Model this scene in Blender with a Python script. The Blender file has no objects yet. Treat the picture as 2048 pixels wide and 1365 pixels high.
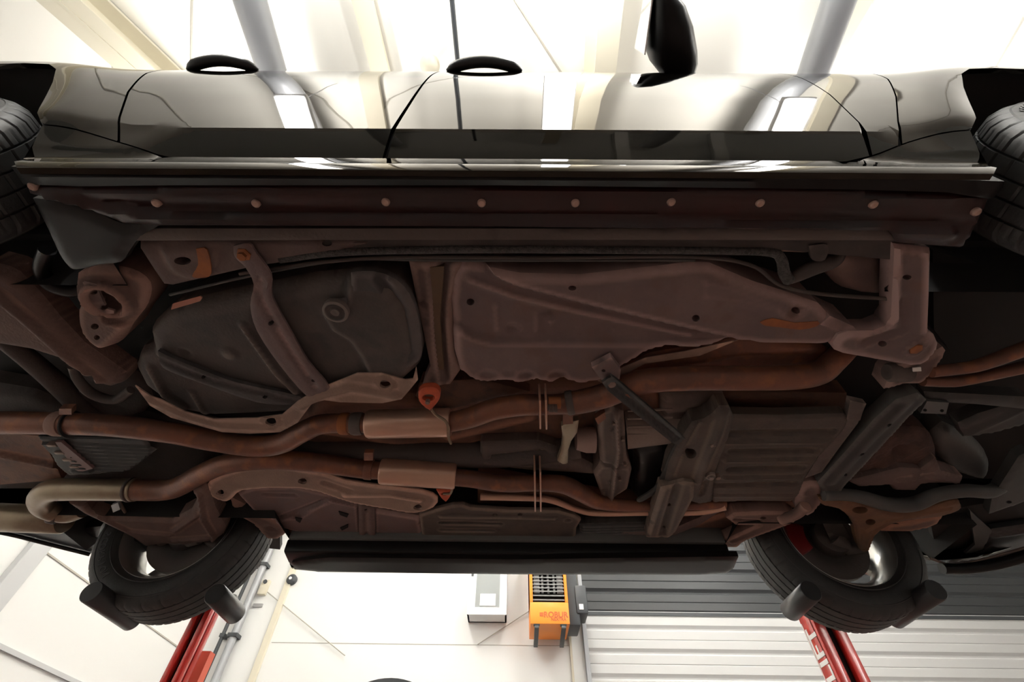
import bpy, bmesh, math, random
import numpy as np
from mathutils import Vector, Matrix
from mathutils.geometry import delaunay_2d_cdt
random.seed(7)
rng = np.random.RandomState(3)
S0 = bpy.context.scene
C = S0.collection

# ------------------------------------------------------------------ camera
F_PX = 902.5
PITCH, ROLL, YAW = 0.8791, 0.0147, -0.0083
CAM = np.array([0.0255, 0.0, 0.0])
def _axes():
    cp, sp = math.cos(PITCH), math.sin(PITCH)
    Fw = np.array([math.sin(YAW)*cp, math.cos(YAW)*cp, sp])
    R = np.array([math.cos(YAW), -math.sin(YAW), 0.0])
    U = np.cross(R, Fw)
    return Fw, R*math.cos(ROLL)+U*math.sin(ROLL), -R*math.sin(ROLL)+U*math.cos(ROLL)
FW, RT, UP = _axes()
cd = bpy.data.cameras.new('camera'); co = bpy.data.objects.new('camera', cd); C.objects.link(co)
cd.sensor_width = 36; cd.lens = F_PX/2048*36; cd.clip_start = 0.02; cd.clip_end = 100
co.matrix_world = Matrix(((RT[0], UP[0], -FW[0], CAM[0]), (RT[1], UP[1], -FW[1], CAM[1]),
                          (RT[2], UP[2], -FW[2], CAM[2]), (0, 0, 0, 1)))
S0.camera = co
# ------------------------------------------------------------------ world, exposure, room light
S0.view_settings.view_transform = 'Standard'; S0.view_settings.look = 'None'
S0.view_settings.gamma = 1; S0.view_settings.use_curve_mapping = False
S0.view_settings.exposure = 0.0
w = bpy.data.worlds.new('world'); S0.world = w; w.use_nodes = True
w.node_tree.nodes['Background'].inputs[0].default_value = (.9, .95, 1, 1)
w.node_tree.nodes['Background'].inputs[1].default_value = 0.3
LAMP_EMIT = 48.0          # ceiling strip lamps
UPLIGHT_POWER = 115.0          # watts of the extra upward light added above each strip lamp
CEIL_Z0, CEIL_SLOPE = 3.3, 0.30    # roof plane Z = CEIL_Z0 + CEIL_SLOPE * Y
FLOOR_Z = -1.25
WALL_FAR, WALL_NEAR, WALL_L, WALL_R = 6.4, -2.9, -3.75, 9.5
def ceil_z(y): return CEIL_Z0 + CEIL_SLOPE*y

# ------------------------------------------------------------------ geometry helpers
Y0 = 1.154            # car centre line
def ray(x, y):
    return FW + RT*((x-1024)/F_PX) - UP*((y-682.5)/F_PX)
def PZ(x, y, Z):      # pixel -> point on a level or tilted plane (Z or (Z0, gx, gy))
    d = ray(x, y)
    if isinstance(Z, (tuple, list)):
        z0, gx, gy = Z
        t = (z0+gx*CAM[0]+gy*CAM[1]-CAM[2])/(d[2]-gx*d[0]-gy*d[1])
    else: t = (Z-CAM[2])/d[2]
    return CAM+d*t
def PY(x, y, Y):
    d = ray(x, y); return CAM+d*((Y-CAM[1])/d[1])
def PX(x, y, X):
    d = ray(x, y); return CAM+d*((X-CAM[0])/d[0])
def depth(P): return float((np.array(P)-CAM)@FW)
def px2m(P, px): return px*depth(P)/F_PX

class MB:
    def __init__(s): s.v = []; s.f = []
    def add(s, vs, fs):
        b = len(s.v); s.v += [tuple(map(float, v)) for v in vs]; s.f += [tuple(i+b for i in f) for f in fs]; return s
    def box(s, a, b):
        x0, y0, z0 = a; x1, y1, z1 = b
        return s.add([(x0,y0,z0),(x1,y0,z0),(x1,y1,z0),(x0,y1,z0),(x0,y0,z1),(x1,y0,z1),(x1,y1,z1),(x0,y1,z1)],
                     [(3,2,1,0),(4,5,6,7),(0,1,5,4),(1,2,6,5),(2,3,7,6),(3,0,4,7)])
    def beam(s, p, q, w, h, up=(0,0,1)):    # rectangular bar p..q
        p, q, up = np.array(p, float), np.array(q, float), np.array(up, float)
        d = q-p; d /= np.linalg.norm(d); a = np.cross(d, up); a /= np.linalg.norm(a); b = np.cross(a, d)
        c = [p+a*w/2*i+b*h/2*j for i, j in ((-1,-1),(1,-1),(1,1),(-1,1))]+[q+a*w/2*i+b*h/2*j for i, j in ((-1,-1),(1,-1),(1,1),(-1,1))]
        return s.add(c, [(0,1,2,3),(7,6,5,4),(0,4,5,1),(1,5,6,2),(2,6,7,3),(3,7,4,0)])
    def tube(s, pts, rad, n=16, caps=True):
        pts = [np.array(p, float) for p in pts]; m = len(pts)
        if not hasattr(rad, '__len__'): rad = [rad]*m
        prev = None; vs = []
        for i, p in enumerate(pts):
            d = pts[min(i+1, m-1)]-pts[max(i-1, 0)]; d /= (np.linalg.norm(d)+1e-12)
            if prev is None:
                a = np.cross(d, (0,0,1.0));
                if np.linalg.norm(a) < .1: a = np.cross(d, (1.0,0,0))
            else: a = prev-d*(prev@d)
            a /= np.linalg.norm(a); prev = a; b = np.cross(d, a)
            for k in range(n):
                t = 2*math.pi*k/n; vs.append(p+(a*math.cos(t)+b*math.sin(t))*rad[i])
        fs = [(i*n+k, i*n+(k+1)%n, (i+1)*n+(k+1)%n, (i+1)*n+k) for i in range(m-1) for k in range(n)]
        if caps: fs += [tuple(range(n))[::-1], tuple((m-1)*n+k for k in range(n))]
        return s.add(vs, fs)
    def lathe(s, prof, centre, axis='Y', n=48, ripple=None, closed=False):   # prof: (offset along axis, radius)
        c = np.array(centre, float); m = len(prof); vs = []
        for k in range(n):
            t = 2*math.pi*k/n
            for j, (o, r) in enumerate(prof):
                if ripple: r = r+ripple(k, j)
                u, v_ = r*math.cos(t), r*math.sin(t)
                vs.append(c+(np.array((u, o, v_)) if axis == 'Y' else np.array((u, v_, o)) if axis == 'Z' else np.array((o, u, v_))))
        fs = []
        for k in range(n):
            k2 = (k+1) % n
            for j in range(m if closed else m-1):
                j2 = (j+1) % m
                fs.append((k*m+j, k*m+j2, k2*m+j2, k2*m+j))
        return s.add(vs, fs)
    def prism(s, poly, lift):               # poly 3D points (planar) and lift vector
        n = len(poly); lift = np.array(lift, float)
        vs = [np.array(p, float) for p in poly]+[np.array(p, float)+lift for p in poly]
        return s.add(vs, [tuple(range(n)), tuple(range(2*n-1, n-1, -1))]+[(i, (i+1) % n+0, (i+1) % n+n, i+n) for i in range(n)])
    def build(s, name, mat, parent=None, smooth=True, bevel=0, angle=40):
        me = bpy.data.meshes.new(name); me.from_pydata(s.v, [], s.f); me.update()
        bm = bmesh.new(); bm.from_mesh(me); bmesh.ops.recalc_face_normals(bm, faces=bm.faces)
        if bevel: bmesh.ops.bevel(bm, geom=[e for e in bm.edges if len(e.link_faces) == 2 and e.calc_face_angle(0) > .5], offset=bevel, segments=2, affect='EDGES', profile=.5)
        bm.to_mesh(me); bm.free()
        if smooth:
            me.polygons.foreach_set('use_smooth', [True]*len(me.polygons))
            me.set_sharp_from_angle(angle=math.radians(angle))
        me.materials.append(mat)
        o = bpy.data.objects.new(name, me); C.objects.link(o)
        if parent is not None: adopt(o, parent)
        return o
def adopt(o, p):      # vertices stay in world coordinates under any parent
    o.parent = p
    o.matrix_parent_inverse = (Matrix.Translation(p.location) if p.parent is None else Matrix()).inverted()
def empty(name, loc, label, cat, group=None, parent=None):
    o = bpy.data.objects.new(name, None); C.objects.link(o); o.location = loc; o.empty_display_size = .1
    tag(o, label, cat, group); return o
def tag(o, label=None, cat=None, group=None, kind=None):
    if label: o['label'] = label
    if cat: o['category'] = cat
    if group: o['group'] = group
    if kind: o['kind'] = kind
    return o
def sub_empty(name, parent):               # part that only gathers sub-parts
    o = bpy.data.objects.new(name, None); C.objects.link(o); o.empty_display_size = .1
    o.parent = parent; o.matrix_parent_inverse = Matrix.Translation(parent.location).inverted(); return o
def struct(name, mb, mat, **k): return tag(mb.build(name, mat, **k), kind='structure')

def spline(pts, n=8):                      # Catmull-Rom through nD control points
    P = [np.array(p, float) for p in pts]; P = [2*P[0]-P[1]]+P+[2*P[-1]-P[-2]]; out = []
    for i in range(1, len(P)-2):
        for k in range(n):
            t = k/n
            out.append(.5*((2*P[i])+(-P[i-1]+P[i+1])*t+(2*P[i-1]-5*P[i]+4*P[i+1]-P[i+2])*t*t+(-P[i-1]+3*P[i]-3*P[i+1]+P[i+2])*t**3))
    out.append(P[-2]); return out
def sm(x): x = np.clip(x, 0, 1); return x*x*(3-2*x)
def seg_dist(Q, A, closed=False):          # distance of points Q (n,2) to polyline A (m,2)
    A = np.array(A, float); B = np.roll(A, -1, 0) if closed else A[1:]; A = A if closed else A[:-1]
    d = np.full(len(Q), 1e9)
    for a, b in zip(A, B):
        ab = b-a; L = max(ab@ab, 1e-12); t = np.clip(((Q-a)@ab)/L, 0, 1)
        d = np.minimum(d, np.linalg.norm(Q-(a+t[:, None]*ab), axis=1))
    return d
def inside(Q, A):
    A = np.array(A, float); c = np.zeros(len(Q), bool); j = len(A)-1
    for i in range(len(A)):
        xi, yi = A[i]; xj, yj = A[j]
        cond = ((yi > Q[:, 1]) != (yj > Q[:, 1])) & (Q[:, 0] < (xj-xi)*(Q[:, 1]-yi)/((yj-yi)+1e-15)+xi)
        c ^= cond; j = i
    return c
def cdt_fill(poly, res, holes=(), lines=()):
    poly = np.array(poly, float)
    def dens(P):
        out = []
        for a, b in zip(P, np.roll(P, -1, 0)):
            k = max(1, int(np.linalg.norm(b-a)/res)); out += [a+(b-a)*i/k for i in range(k)]
        return np.array(out)
    rings = [dens(poly)]+[dens(np.array(h, float)) for h in holes]
    lo, hi = poly.min(0), poly.max(0)
    gx, gy = np.meshgrid(np.arange(lo[0], hi[0], res), np.arange(lo[1], hi[1], res*.87))
    gx[1::2] += res/2
    G = np.stack([gx.ravel(), gy.ravel()], 1); ok = inside(G, poly)&(seg_dist(G, poly, True) > res*.5)
    for h in holes: ok &= ~inside(G, h) & (seg_dist(G, h, True) > res*.4)
    for L in lines: ok &= seg_dist(G, L) > res*.45
    G = G[ok]
    vs = []; edges = []; ringidx = []
    for r_ in rings:
        b = len(vs); vs += [Vector(p) for p in r_]; n = len(r_); edges += [(b+i, b+(i+1) % n) for i in range(n)]; ringidx.append((b, n))
    for L in lines:
        b = len(vs); q = []
        for a_, b_ in zip(L, L[1:]):
            a_, b_ = np.array(a_, float), np.array(b_, float); k = max(1, int(np.linalg.norm(b_-a_)/res)); q += [a_+(b_-a_)*i/k for i in range(k)]
        q.append(np.array(L[-1], float)); vs += [Vector(p) for p in q]; edges += [(b+i, b+i+1) for i in range(len(q)-1)]
    vs += [Vector(p) for p in G]
    ov, oe, of, _, _, _ = delaunay_2d_cdt(vs, edges, [], 0, 1e-7)
    V = np.array([tuple(v) for v in ov]); fs = []
    cen = np.array([V[list(f)].mean(0) for f in of]) if of else np.zeros((0, 2))
    keep = inside(cen, poly)
    for h in holes: keep &= ~inside(cen, h)
    return V, [tuple(f) for f, k in zip(of, keep) if k]
def boundary(fs):
    cnt = {}
    for f in fs:
        for a, b in zip(f, f[1:]+f[:1]): cnt[(a, b)] = 1
    return [(a, b) for (a, b) in cnt if (b, a) not in cnt]

def panel(name, outline, Z, mat, parent, thick=.03, edge=None, feats=(), res=.014, rounded=0, dz=None, holes=(), bow=0):
    """pressed sheet seen from below: pixel outline laid on plane Z, real thickness upward.
    feats: ('rib', pixel pts, width m, h m) ('dim', pixel, radius m, h) ('step', pixel poly, h, blend m); h>0 bulges down"""
    P2 = lambda q: PZ(q[0], q[1], Z)[:2]
    O = [np.array(P2(q)) for q in outline]
    if rounded: O = spline(O+[O[0]], rounded)[:-1]
    H = []
    for (hx, hy, rx, ry) in holes:
        H.append([P2((hx+rx*math.cos(t), hy+ry*math.sin(t))) for t in np.linspace(0, 2*math.pi, 14, endpoint=False)])
    V, fs = cdt_fill(O, res, H)
    if isinstance(Z, (tuple, list)): base = Z[0]+Z[1]*V[:, 0]+Z[2]*V[:, 1]
    else: base = np.full(len(V), float(Z))
    dn = np.zeros(len(V))
    for f in feats:
        if f[0] == 'rib':
            d = seg_dist(V, [P2(q) for q in f[1]]); f = (f[0], f[1], max(f[2], res*1.5), f[3]); dn += 1.35*f[3]*sm(1.25*(1-d/f[2]))
        elif f[0] == 'dim':
            d = np.linalg.norm(V-P2(f[1]), axis=1); dn += f[3]*sm(1.6*(1-d/f[2]))
        elif f[0] == 'ring':
            d = np.abs(np.linalg.norm(V-P2(f[1]), axis=1)-f[2]); dn += f[4]*sm(1.3*(1-d/f[3]))
        elif f[0] == 'step':
            A = [P2(q) for q in f[1]]; d = seg_dist(V, A, True)*np.where(inside(V, A), 1, -1); dn += f[2]*sm(.5+d/f[3])
    if edge:
        d = seg_dist(V, O, True); dn -= edge[1]*(1-np.sqrt(np.clip(1-(1-np.clip(d/edge[0], 0, 1))**2, 0, 1)))
    if bow:
        c = V.mean(0); r_ = np.linalg.norm(V-c, axis=1); dn += bow*(1-(r_/r_.max())**2)
    z = base-dn
    if dz is not None: z = z+dz(V[:, 0], V[:, 1])
    n = len(V); vs = [(V[i, 0], V[i, 1], z[i]) for i in range(n)]
    mb = MB(); mb.add(vs, [f[::-1] for f in fs])
    bd = boundary(fs); idx = {}; sv = []; sf = []
    for a, b in bd:
        for q in (a, b):
            if q not in idx:
                idx[q] = len(sv); sv.append(vs[q]); sv.append((vs[q][0], vs[q][1], max(vs[q][2], base[q])+thick))
        sf.append((idx[a], idx[b], idx[b]+1, idx[a]+1))
    mb.add(sv, sf)
    o = mb.build(name, mat, parent, angle=50)
    return o
def pipe(name, pts, mat, parent, n=7, seg=18, sc=1.0):   # pts: (px, py, Z, radius px)
    q = spline([(a, b, c, d) for a, b, c, d in pts], n)
    P = [PZ(a[0], a[1], a[2]) for a in q]; r = [px2m(p, a[3])*sc for p, a in zip(P, q)]
    return MB().tube(P, r, seg).build(name, mat, parent, angle=60)

# ------------------------------------------------------------------ materials
def mat(name, base, rough=.6, metal=0, base2=None, nscale=6, bump=0, bscale=60, coat=0, emit=None, spec=.5, ior=None, detail=6, lo=.4, hi=.62, base3=None, trans=0, coatr=.03, wear_highlight=0):
    m = bpy.data.materials.new(name); m.use_nodes = True; nt = m.node_tree; b = nt.nodes['Principled BSDF']
    b.inputs['Base Color'].default_value = (*base, 1); b.inputs['Roughness'].default_value = rough
    b.inputs['Metallic'].default_value = metal; b.inputs['Specular IOR Level'].default_value = spec
    if ior: b.inputs['IOR'].default_value = ior
    if coat: b.inputs['Coat Weight'].default_value = coat; b.inputs['Coat Roughness'].default_value = coatr
    if trans: b.inputs['Transmission Weight'].default_value = trans
    if emit: b.inputs['Emission Color'].default_value = (*emit[:3], 1); b.inputs['Emission Strength'].default_value = emit[3]
    tc = nt.nodes.new('ShaderNodeTexCoord')
    if base2:
        nz = nt.nodes.new('ShaderNodeTexNoise'); nz.inputs['Scale'].default_value = nscale; nz.inputs['Detail'].default_value = detail; nz.inputs['Roughness'].default_value = .65
        nt.links.new(tc.outputs['Object'], nz.inputs['Vector'])
        r = nt.nodes.new('ShaderNodeValToRGB'); r.color_ramp.elements[0].position = lo; r.color_ramp.elements[1].position = hi
        r.color_ramp.elements[0].color = (*base, 1); r.color_ramp.elements[1].color = (*base2, 1)
        nt.links.new(nz.outputs['Fac'], r.inputs['Fac']); out = r.outputs['Color']
        if base3:
            n2 = nt.nodes.new('ShaderNodeTexNoise'); n2.inputs['Scale'].default_value = nscale*3.1; n2.inputs['Detail'].default_value = 8
            nt.links.new(tc.outputs['Object'], n2.inputs['Vector'])
            r2 = nt.nodes.new('ShaderNodeValToRGB'); r2.color_ramp.elements[0].position = .52; r2.color_ramp.elements[1].position = .72
            nt.links.new(n2.outputs['Fac'], r2.inputs['Fac'])
            mx = nt.nodes.new('ShaderNodeMix'); mx.data_type = 'RGBA'
            nt.links.new(r2.outputs['Color'], mx.inputs[0]); nt.links.new(out, mx.inputs[6]); mx.inputs[7].default_value = (*base3, 1); out = mx.outputs[2]
        nt.links.new(out, b.inputs['Base Color'])
    if wear_highlight:      # highlights painted on raised edges, which are also rubbed and dusty
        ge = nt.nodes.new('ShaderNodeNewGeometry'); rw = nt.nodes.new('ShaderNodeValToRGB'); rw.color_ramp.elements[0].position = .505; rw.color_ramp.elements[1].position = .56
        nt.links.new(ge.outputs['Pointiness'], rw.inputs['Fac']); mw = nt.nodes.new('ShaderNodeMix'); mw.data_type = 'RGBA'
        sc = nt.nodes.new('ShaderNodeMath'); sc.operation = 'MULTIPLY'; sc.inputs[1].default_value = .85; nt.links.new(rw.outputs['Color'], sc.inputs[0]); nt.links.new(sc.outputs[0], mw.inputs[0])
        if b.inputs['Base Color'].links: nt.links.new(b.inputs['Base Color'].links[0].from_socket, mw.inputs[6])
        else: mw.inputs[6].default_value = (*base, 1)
        mw.inputs[7].default_value = (*[min(1, v*(1+wear_highlight)+.01) for v in (base2 or base)], 1); nt.links.new(mw.outputs[2], b.inputs['Base Color'])
    if bump:
        n3 = nt.nodes.new('ShaderNodeTexNoise'); n3.inputs['Scale'].default_value = bscale; n3.inputs['Detail'].default_value = 5
        nt.links.new(tc.outputs['Object'], n3.inputs['Vector'])
        bp = nt.nodes.new('ShaderNodeBump'); bp.inputs['Strength'].default_value = bump; bp.inputs['Distance'].default_value = .004
        nt.links.new(n3.outputs['Fac'], bp.inputs['Height']); nt.links.new(bp.outputs['Normal'], b.inputs['Normal'])
    return m
M = dict(
 wall=mat('white_wall_panel', (.86,.86,.845), .6),
 ceil=mat('cream_roof_panel', (.86,.84,.78), .55),
 seam=mat('panel_seam', (.45,.43,.38), .6),
 pale=mat('pale_grey_steel', (.55,.56,.57), .45),
 cream=mat('cream_steel', (.72,.67,.54), .5),
 galv=mat('galvanised_steel', (.36,.37,.39), .4, .2),
 floor=mat('workshop_floor', (.092,.058,.048), .5, base2=(.115,.074,.062), nscale=1.5),
 back=mat('grey_wall', (.36,.37,.37), .6),
 paint=mat('dark_metallic_paint', (.042,.037,.031), .03, 1.0),
 black=mat('black_plastic', (.012,.012,.013), .32, spec=.5, bump=.05, bscale=200),
 gloss=mat('gloss_black', (.008,.007,.007), .34, spec=.25),
 inner=mat('dark_cavity', (.012,.010,.009), .8),
 rubber=mat('tyre_rubber', (.038,.038,.038), .58, bump=.15, bscale=150, base2=(.050,.048,.046), nscale=14),
 letter=mat('moulded_lettering', (.07,.07,.07), .55),
 alloy=mat('silver_alloy', (.62,.62,.60), .28, .85),
 red=mat('red_paint', (.42,.016,.010), .3, coat=.5, base2=(.36,.014,.009), nscale=3),
 sticker=mat('white_lettering', (.9,.88,.86), .4),
 salmon=mat('faded_red_panel', (.80,.16,.10), .5),
 orange=mat('orange_paint', (.95,.28,.02), .4),
 grey=mat('dark_grey_steel', (.05,.055,.06), .5, spec=.4),
 grille=mat('grey_grille', (.34,.34,.34), .4, .2),
 mark=mat('dark_orange_lettering', (.45,.07,.01), .5),
 shutd=mat('anthracite_slat', (.040,.043,.046), .5),
 shutw=mat('white_slat', (.60,.60,.595), .5),
 glass=mat('tinted_glass', (.02,.022,.025), .03, spec=.8, ior=1.6),
 mirror=mat('mirror_glass', (.8,.82,.84), .03, 1),
 pane=mat('cabinet_glass', (.30,.32,.32), .1),
 tank=mat('fuel_tank_coating', (.064,.054,.050), .62, base2=(.088,.070,.062), nscale=5, bump=.25, bscale=120, base3=(.05,.044,.042), wear_highlight=1.3),
 tankd=mat('tank_shield', (.046,.042,.042), .6, base2=(.062,.052,.050), nscale=7, bump=.2, bscale=120, wear_highlight=1.3),
 dust=mat('dusty_underbody_paint', (.13,.088,.082), .68, base2=(.165,.112,.098), nscale=4, bump=.25, bscale=130, base3=(.11,.072,.062), wear_highlight=1.3),
 mauve=mat('mauve_sealed_steel', (.155,.108,.105), .6, base2=(.20,.135,.125), nscale=4, bump=.22, bscale=130, base3=(.17,.10,.08), wear_highlight=1.3),
 shield=mat('heat_shield_felt', (.27,.185,.15), .75, base2=(.34,.23,.18), nscale=8, bump=.35, bscale=160, wear_highlight=1.3),
 rust=mat('rusty_exhaust', (.24,.10,.062), .42, .35, base2=(.17,.082,.058), nscale=7, bump=.18, bscale=110, base3=(.33,.13,.062)),
 rustd=mat('brown_oxide_steel', (.135,.070,.050), .65, base2=(.18,.085,.052), nscale=7, bump=.3, bscale=110, base3=(.09,.055,.045), wear_highlight=1.3),
 rusth=mat('bright_rust', (.36,.12,.035), .7, base2=(.25,.09,.04), nscale=14, bump=.3),
 can=mat('muffler_steel', (.62,.38,.29), .34, .55, base2=(.68,.43,.31), nscale=5, bump=.06, bscale=80),
 tail=mat('tarnished_tailpipe', (.32,.25,.17), .33, .55, base2=(.24,.17,.12), nscale=6, bump=.06),
 arm=mat('cast_suspension_iron', (.13,.078,.065), .68, base2=(.17,.10,.08), nscale=6, bump=.3, bscale=120, wear_highlight=1.3),
 dark=mat('sooty_metal', (.038,.031,.028), .65, base2=(.055,.043,.038), nscale=8, bump=.25, bscale=110, wear_highlight=1.3),
 cool=mat('grey_cast_alloy', (.10,.078,.070), .55, base2=(.13,.10,.086), nscale=8, bump=.25, bscale=100, wear_highlight=1.3),
 skid=mat('skid_plate_steel', (.082,.064,.054), .58, base2=(.11,.083,.066), nscale=5, bump=.25, bscale=120, base3=(.06,.05,.045), wear_highlight=1.3),
 rail=mat('black_subframe', (.036,.036,.036), .55, base2=(.048,.046,.043), nscale=8, bump=.15, wear_highlight=1.3),
 redrub=mat('red_rubber', (.62,.11,.04), .6, base2=(.50,.09,.04), nscale=20),
 bolt=mat('bright_bolt', (.50,.33,.27), .4, .4),
 boltg=mat('grey_bolt', (.24,.17,.14), .5, .3),
 foil=mat('crumpled_foil', (.45,.40,.30), .35, .6, bump=.8, bscale=50),
 lamp=mat('lamp_diffuser', (.95,.95,.95), .5, emit=(1,.995,.97,LAMP_EMIT)),
 housing=mat('lamp_housing', (.75,.75,.75), .4),
 caliper=mat('red_caliper', (.22,.012,.012), .5),
 trim=mat('chrome', (.8,.8,.8), .12, 1),
)

# ================================================================== ROOM
W0, W1, WL, WR = WALL_NEAR, WALL_FAR, WALL_L, WALL_R
FX0 = -5.6   # rear of room side (left wall plane further left behind the car is WL)
struct('floor', MB().box((WL-.1, W0-.1, FLOOR_Z-.1), (WR+.1, W1+.1, FLOOR_Z)), M['floor'], smooth=False)
cz0, cz1 = ceil_z(W0-.1), ceil_z(W1+.1)
struct('ceiling', MB().prism([(WL-.1,W0-.1,cz0),(WR+.1,W0-.1,cz0),(WR+.1,W1+.1,cz1),(WL-.1,W1+.1,cz1)], (0,0,.1)), M['ceil'], smooth=False)
struct('wall_left', MB().prism([(WL,W0,FLOOR_Z),(WL,W1,FLOOR_Z),(WL,W1,ceil_z(W1)),(WL,W0,ceil_z(W0))], (-.1,0,0)), M['wall'], smooth=False)
struct('wall_right', MB().prism([(WR,W0,FLOOR_Z),(WR,W1,FLOOR_Z),(WR,W1,ceil_z(W1)),(WR,W0,ceil_z(W0))], (.1,0,0)), M['wall'], smooth=False)
struct('wall_near', MB().box((WL,W0-.1,FLOOR_Z),(WR,W0,ceil_z(W0))), M['back'], smooth=False)
struct('trim_16', MB().box((.9,W0,FLOOR_Z),(1.02,W0+.08,ceil_z(W0)-.02)).box((1.75,W0,FLOOR_Z),(1.87,W0+.08,ceil_z(W0)-.02)).box((-3.6,W0,1.2),(6,W0+.03,1.26)), M['pale'], smooth=False)
DX0 = PY(1168, 1240, W1)[0]      # roller door jamb
struct('wall_far', MB().box((WL,W1,FLOOR_Z),(DX0,W1+.1,ceil_z(W1))).box((DX0,W1,4.6),(WR,W1+.1,ceil_z(W1))), M['wall'], smooth=False)
# roller door: slatted curtain, white below, anthracite above
ZB = PY(1500, 1232, W1-.02)[2]
def slats(z0, z1, y, h, name, m, parent=None):
    mb = MB(); z = z0; prof = []
    while z < z1-1e-6:
        prof += [(0, z), (-.004, z+.012), (-.026, z+.045), (-.026, z+h*.50), (-.020, z+h*.53), (-.026, z+h*.56), (-.026, z+h*.90), (0, z+h-.006)]; z += h
    vs = []; 
    for x in (DX0+.01, WR-.02): vs += [(x, y+o, zz) for o, zz in prof]
    n = len(prof); mb.add(vs, [(i, i+1, n+i+1, n+i) for i in range(n-1)])
    return mb.build(name, m, parent, smooth=False)
d1 = slats(FLOOR_Z, ZB, W1, .255, 'door_1', M['shutw']); tag(d1, 'white slatted lower curtain of the roller door', kind='structure')
slats(ZB, 4.6, W1-.01, .262, 'upper_slats', M['shutd'], d1)
MB().box((DX0+.01, W1-.035, ZB-.02), (WR-.02, W1-.002, ZB+.02)).build('dividing_rail', M['grey'], d1, smooth=False)
# door jamb rails
struct('trim_1', MB().box((DX0-.04, W1-.07, FLOOR_Z), (DX0+.012, W1, 4.6)), M['galv'], smooth=False, bevel=.004)
struct('trim_2', MB().box((DX0-.21, W1-.03, FLOOR_Z), (DX0-.185, W1, 4.6)), M['cream'], smooth=False)
# left wall post, rails; seams of wall panels
p = PX(45, 1150, WL+.05)
struct('trim_3', MB().box((WL, p[1]-.10, FLOOR_Z), (WL+.05, p[1]+.06, ceil_z(p[1]))), M['pale'], smooth=False, bevel=.004)
a = PX(230, 1205, WL); b = PX(350, 1290, WL)
struct('trim_4', MB().box((WL, .5, a[2]-.006), (WL+.008, W1-.02, a[2]+.006)), M['seam'], smooth=False)
a = PX(70, 1328, WL)
struct('trim_5', MB().box((WL, .5, a[2]-.015), (WL+.02, W1-.02, a[2]+.015)), M['pale'], smooth=False)
# corner post of far wall
c0 = PY(470, 1240, W1); c1 = PY(560, 1240, W1)
struct('trim_6', MB().box((c1[0]-.10, W1-.04, FLOOR_Z), (c1[0]-.02, W1, ceil_z(W1)-.1)), M['cream'], smooth=False, bevel=.004)
for i, xx in enumerate((640, 760)):
    q = PY(xx, 1290, W1)
z = PY(900, 1290, W1)[2]
struct('trim_7', MB().box((c1[0], W1-.004, z-.003), (DX0-.22, W1, z+.003)), M['seam'], smooth=False)

# conduit running up the corner
def vpipe(name, px, py, Y, r, mtl, label, cat, clamps=True, zt=None):
    q = PY(px, py, Y); top = zt or ceil_z(Y)-.02
    o = empty(name, (q[0], Y, FLOOR_Z), label, cat)
    MB().tube([(q[0], Y, FLOOR_Z), (q[0], Y, top)], r, 14).build('tube', M[mtl], o)
    if clamps:
        zz = FLOOR_Z+.6
        while zz < top: MB().box((q[0]-r*1.3, Y-r*1.2, zz), (q[0]+r*1.3, W1-.005, zz+.04)).build('clamp', M['grey'], o, smooth=False); zz += .85
    return o
vpipe('conduit', 433, 1300, W1-.09, .022, 'grey', 'thin dark conduit clamped up the far left corner', 'conduit')
vpipe('drain_pipe', 456, 1300, W1-.08, .045, 'galv', 'wide pale grey pipe rising beside the thin dark conduit', 'pipe')
# small fittings
def cable(name, p, q, r, m, label):
    o = MB().tube([p, tuple((np.array(p)+np.array(q))/2), q], r, 8).build(name, M[m]); return tag(o, label, 'cable')
cable('bracing_cable', PY(535, 1185, W1-.03), PY(690, 1312, W1-.03), .006, 'seam', 'thin slack cable running down right from the far corner post')
cable('bracing_cable', PY(1060, 1222, W1-.03), PY(955, 1290, W1-.03), .006, 'seam', 'thin cable running down left from the orange heater')
q = PY(585, 1162, W1)
o = empty('alarm_bell', (q[0], W1, q[2]), 'small round dark alarm sounder on the far wall near the corner', 'alarm')
MB().lathe([(0,.0001),(0,.065),(-.05,.065),(-.07,.045),(-.075,.0001)], (q[0], W1, q[2]), 'Y', 24).build('body', M['grey'], o)
MB().lathe([(-.07,.0001),(-.07,.02),(-.082,.018),(-.084,.0001)], (q[0]-.005, W1, q[2]), 'Y', 16).build('centre_cap', M['sticker'], o)
q = PY(531, 1172, W1-.02)
o = empty('junction_box', (q[0], W1, q[2]), 'small pale junction box on the far wall left of the cream strip', 'junction box')
MB().box((q[0]-.05, W1-.06, q[2]-.12), (q[0]+.05, W1, q[2]+.06)).build('box', M['cream'], o, bevel=.006)
MB().lathe([(0,.0001),(0,.025),(-.02,.025),(-.02,.0001)], (q[0], W1-.06, q[2]+.03), 'Y', 16).build('socket', M['grey'], o)
MB().box((q[0]-.06, W1-.02, q[2]-.26), (q[0]+.06, W1, q[2]-.22)).build('slot_plate', M['grille'], o, smooth=False)
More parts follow.
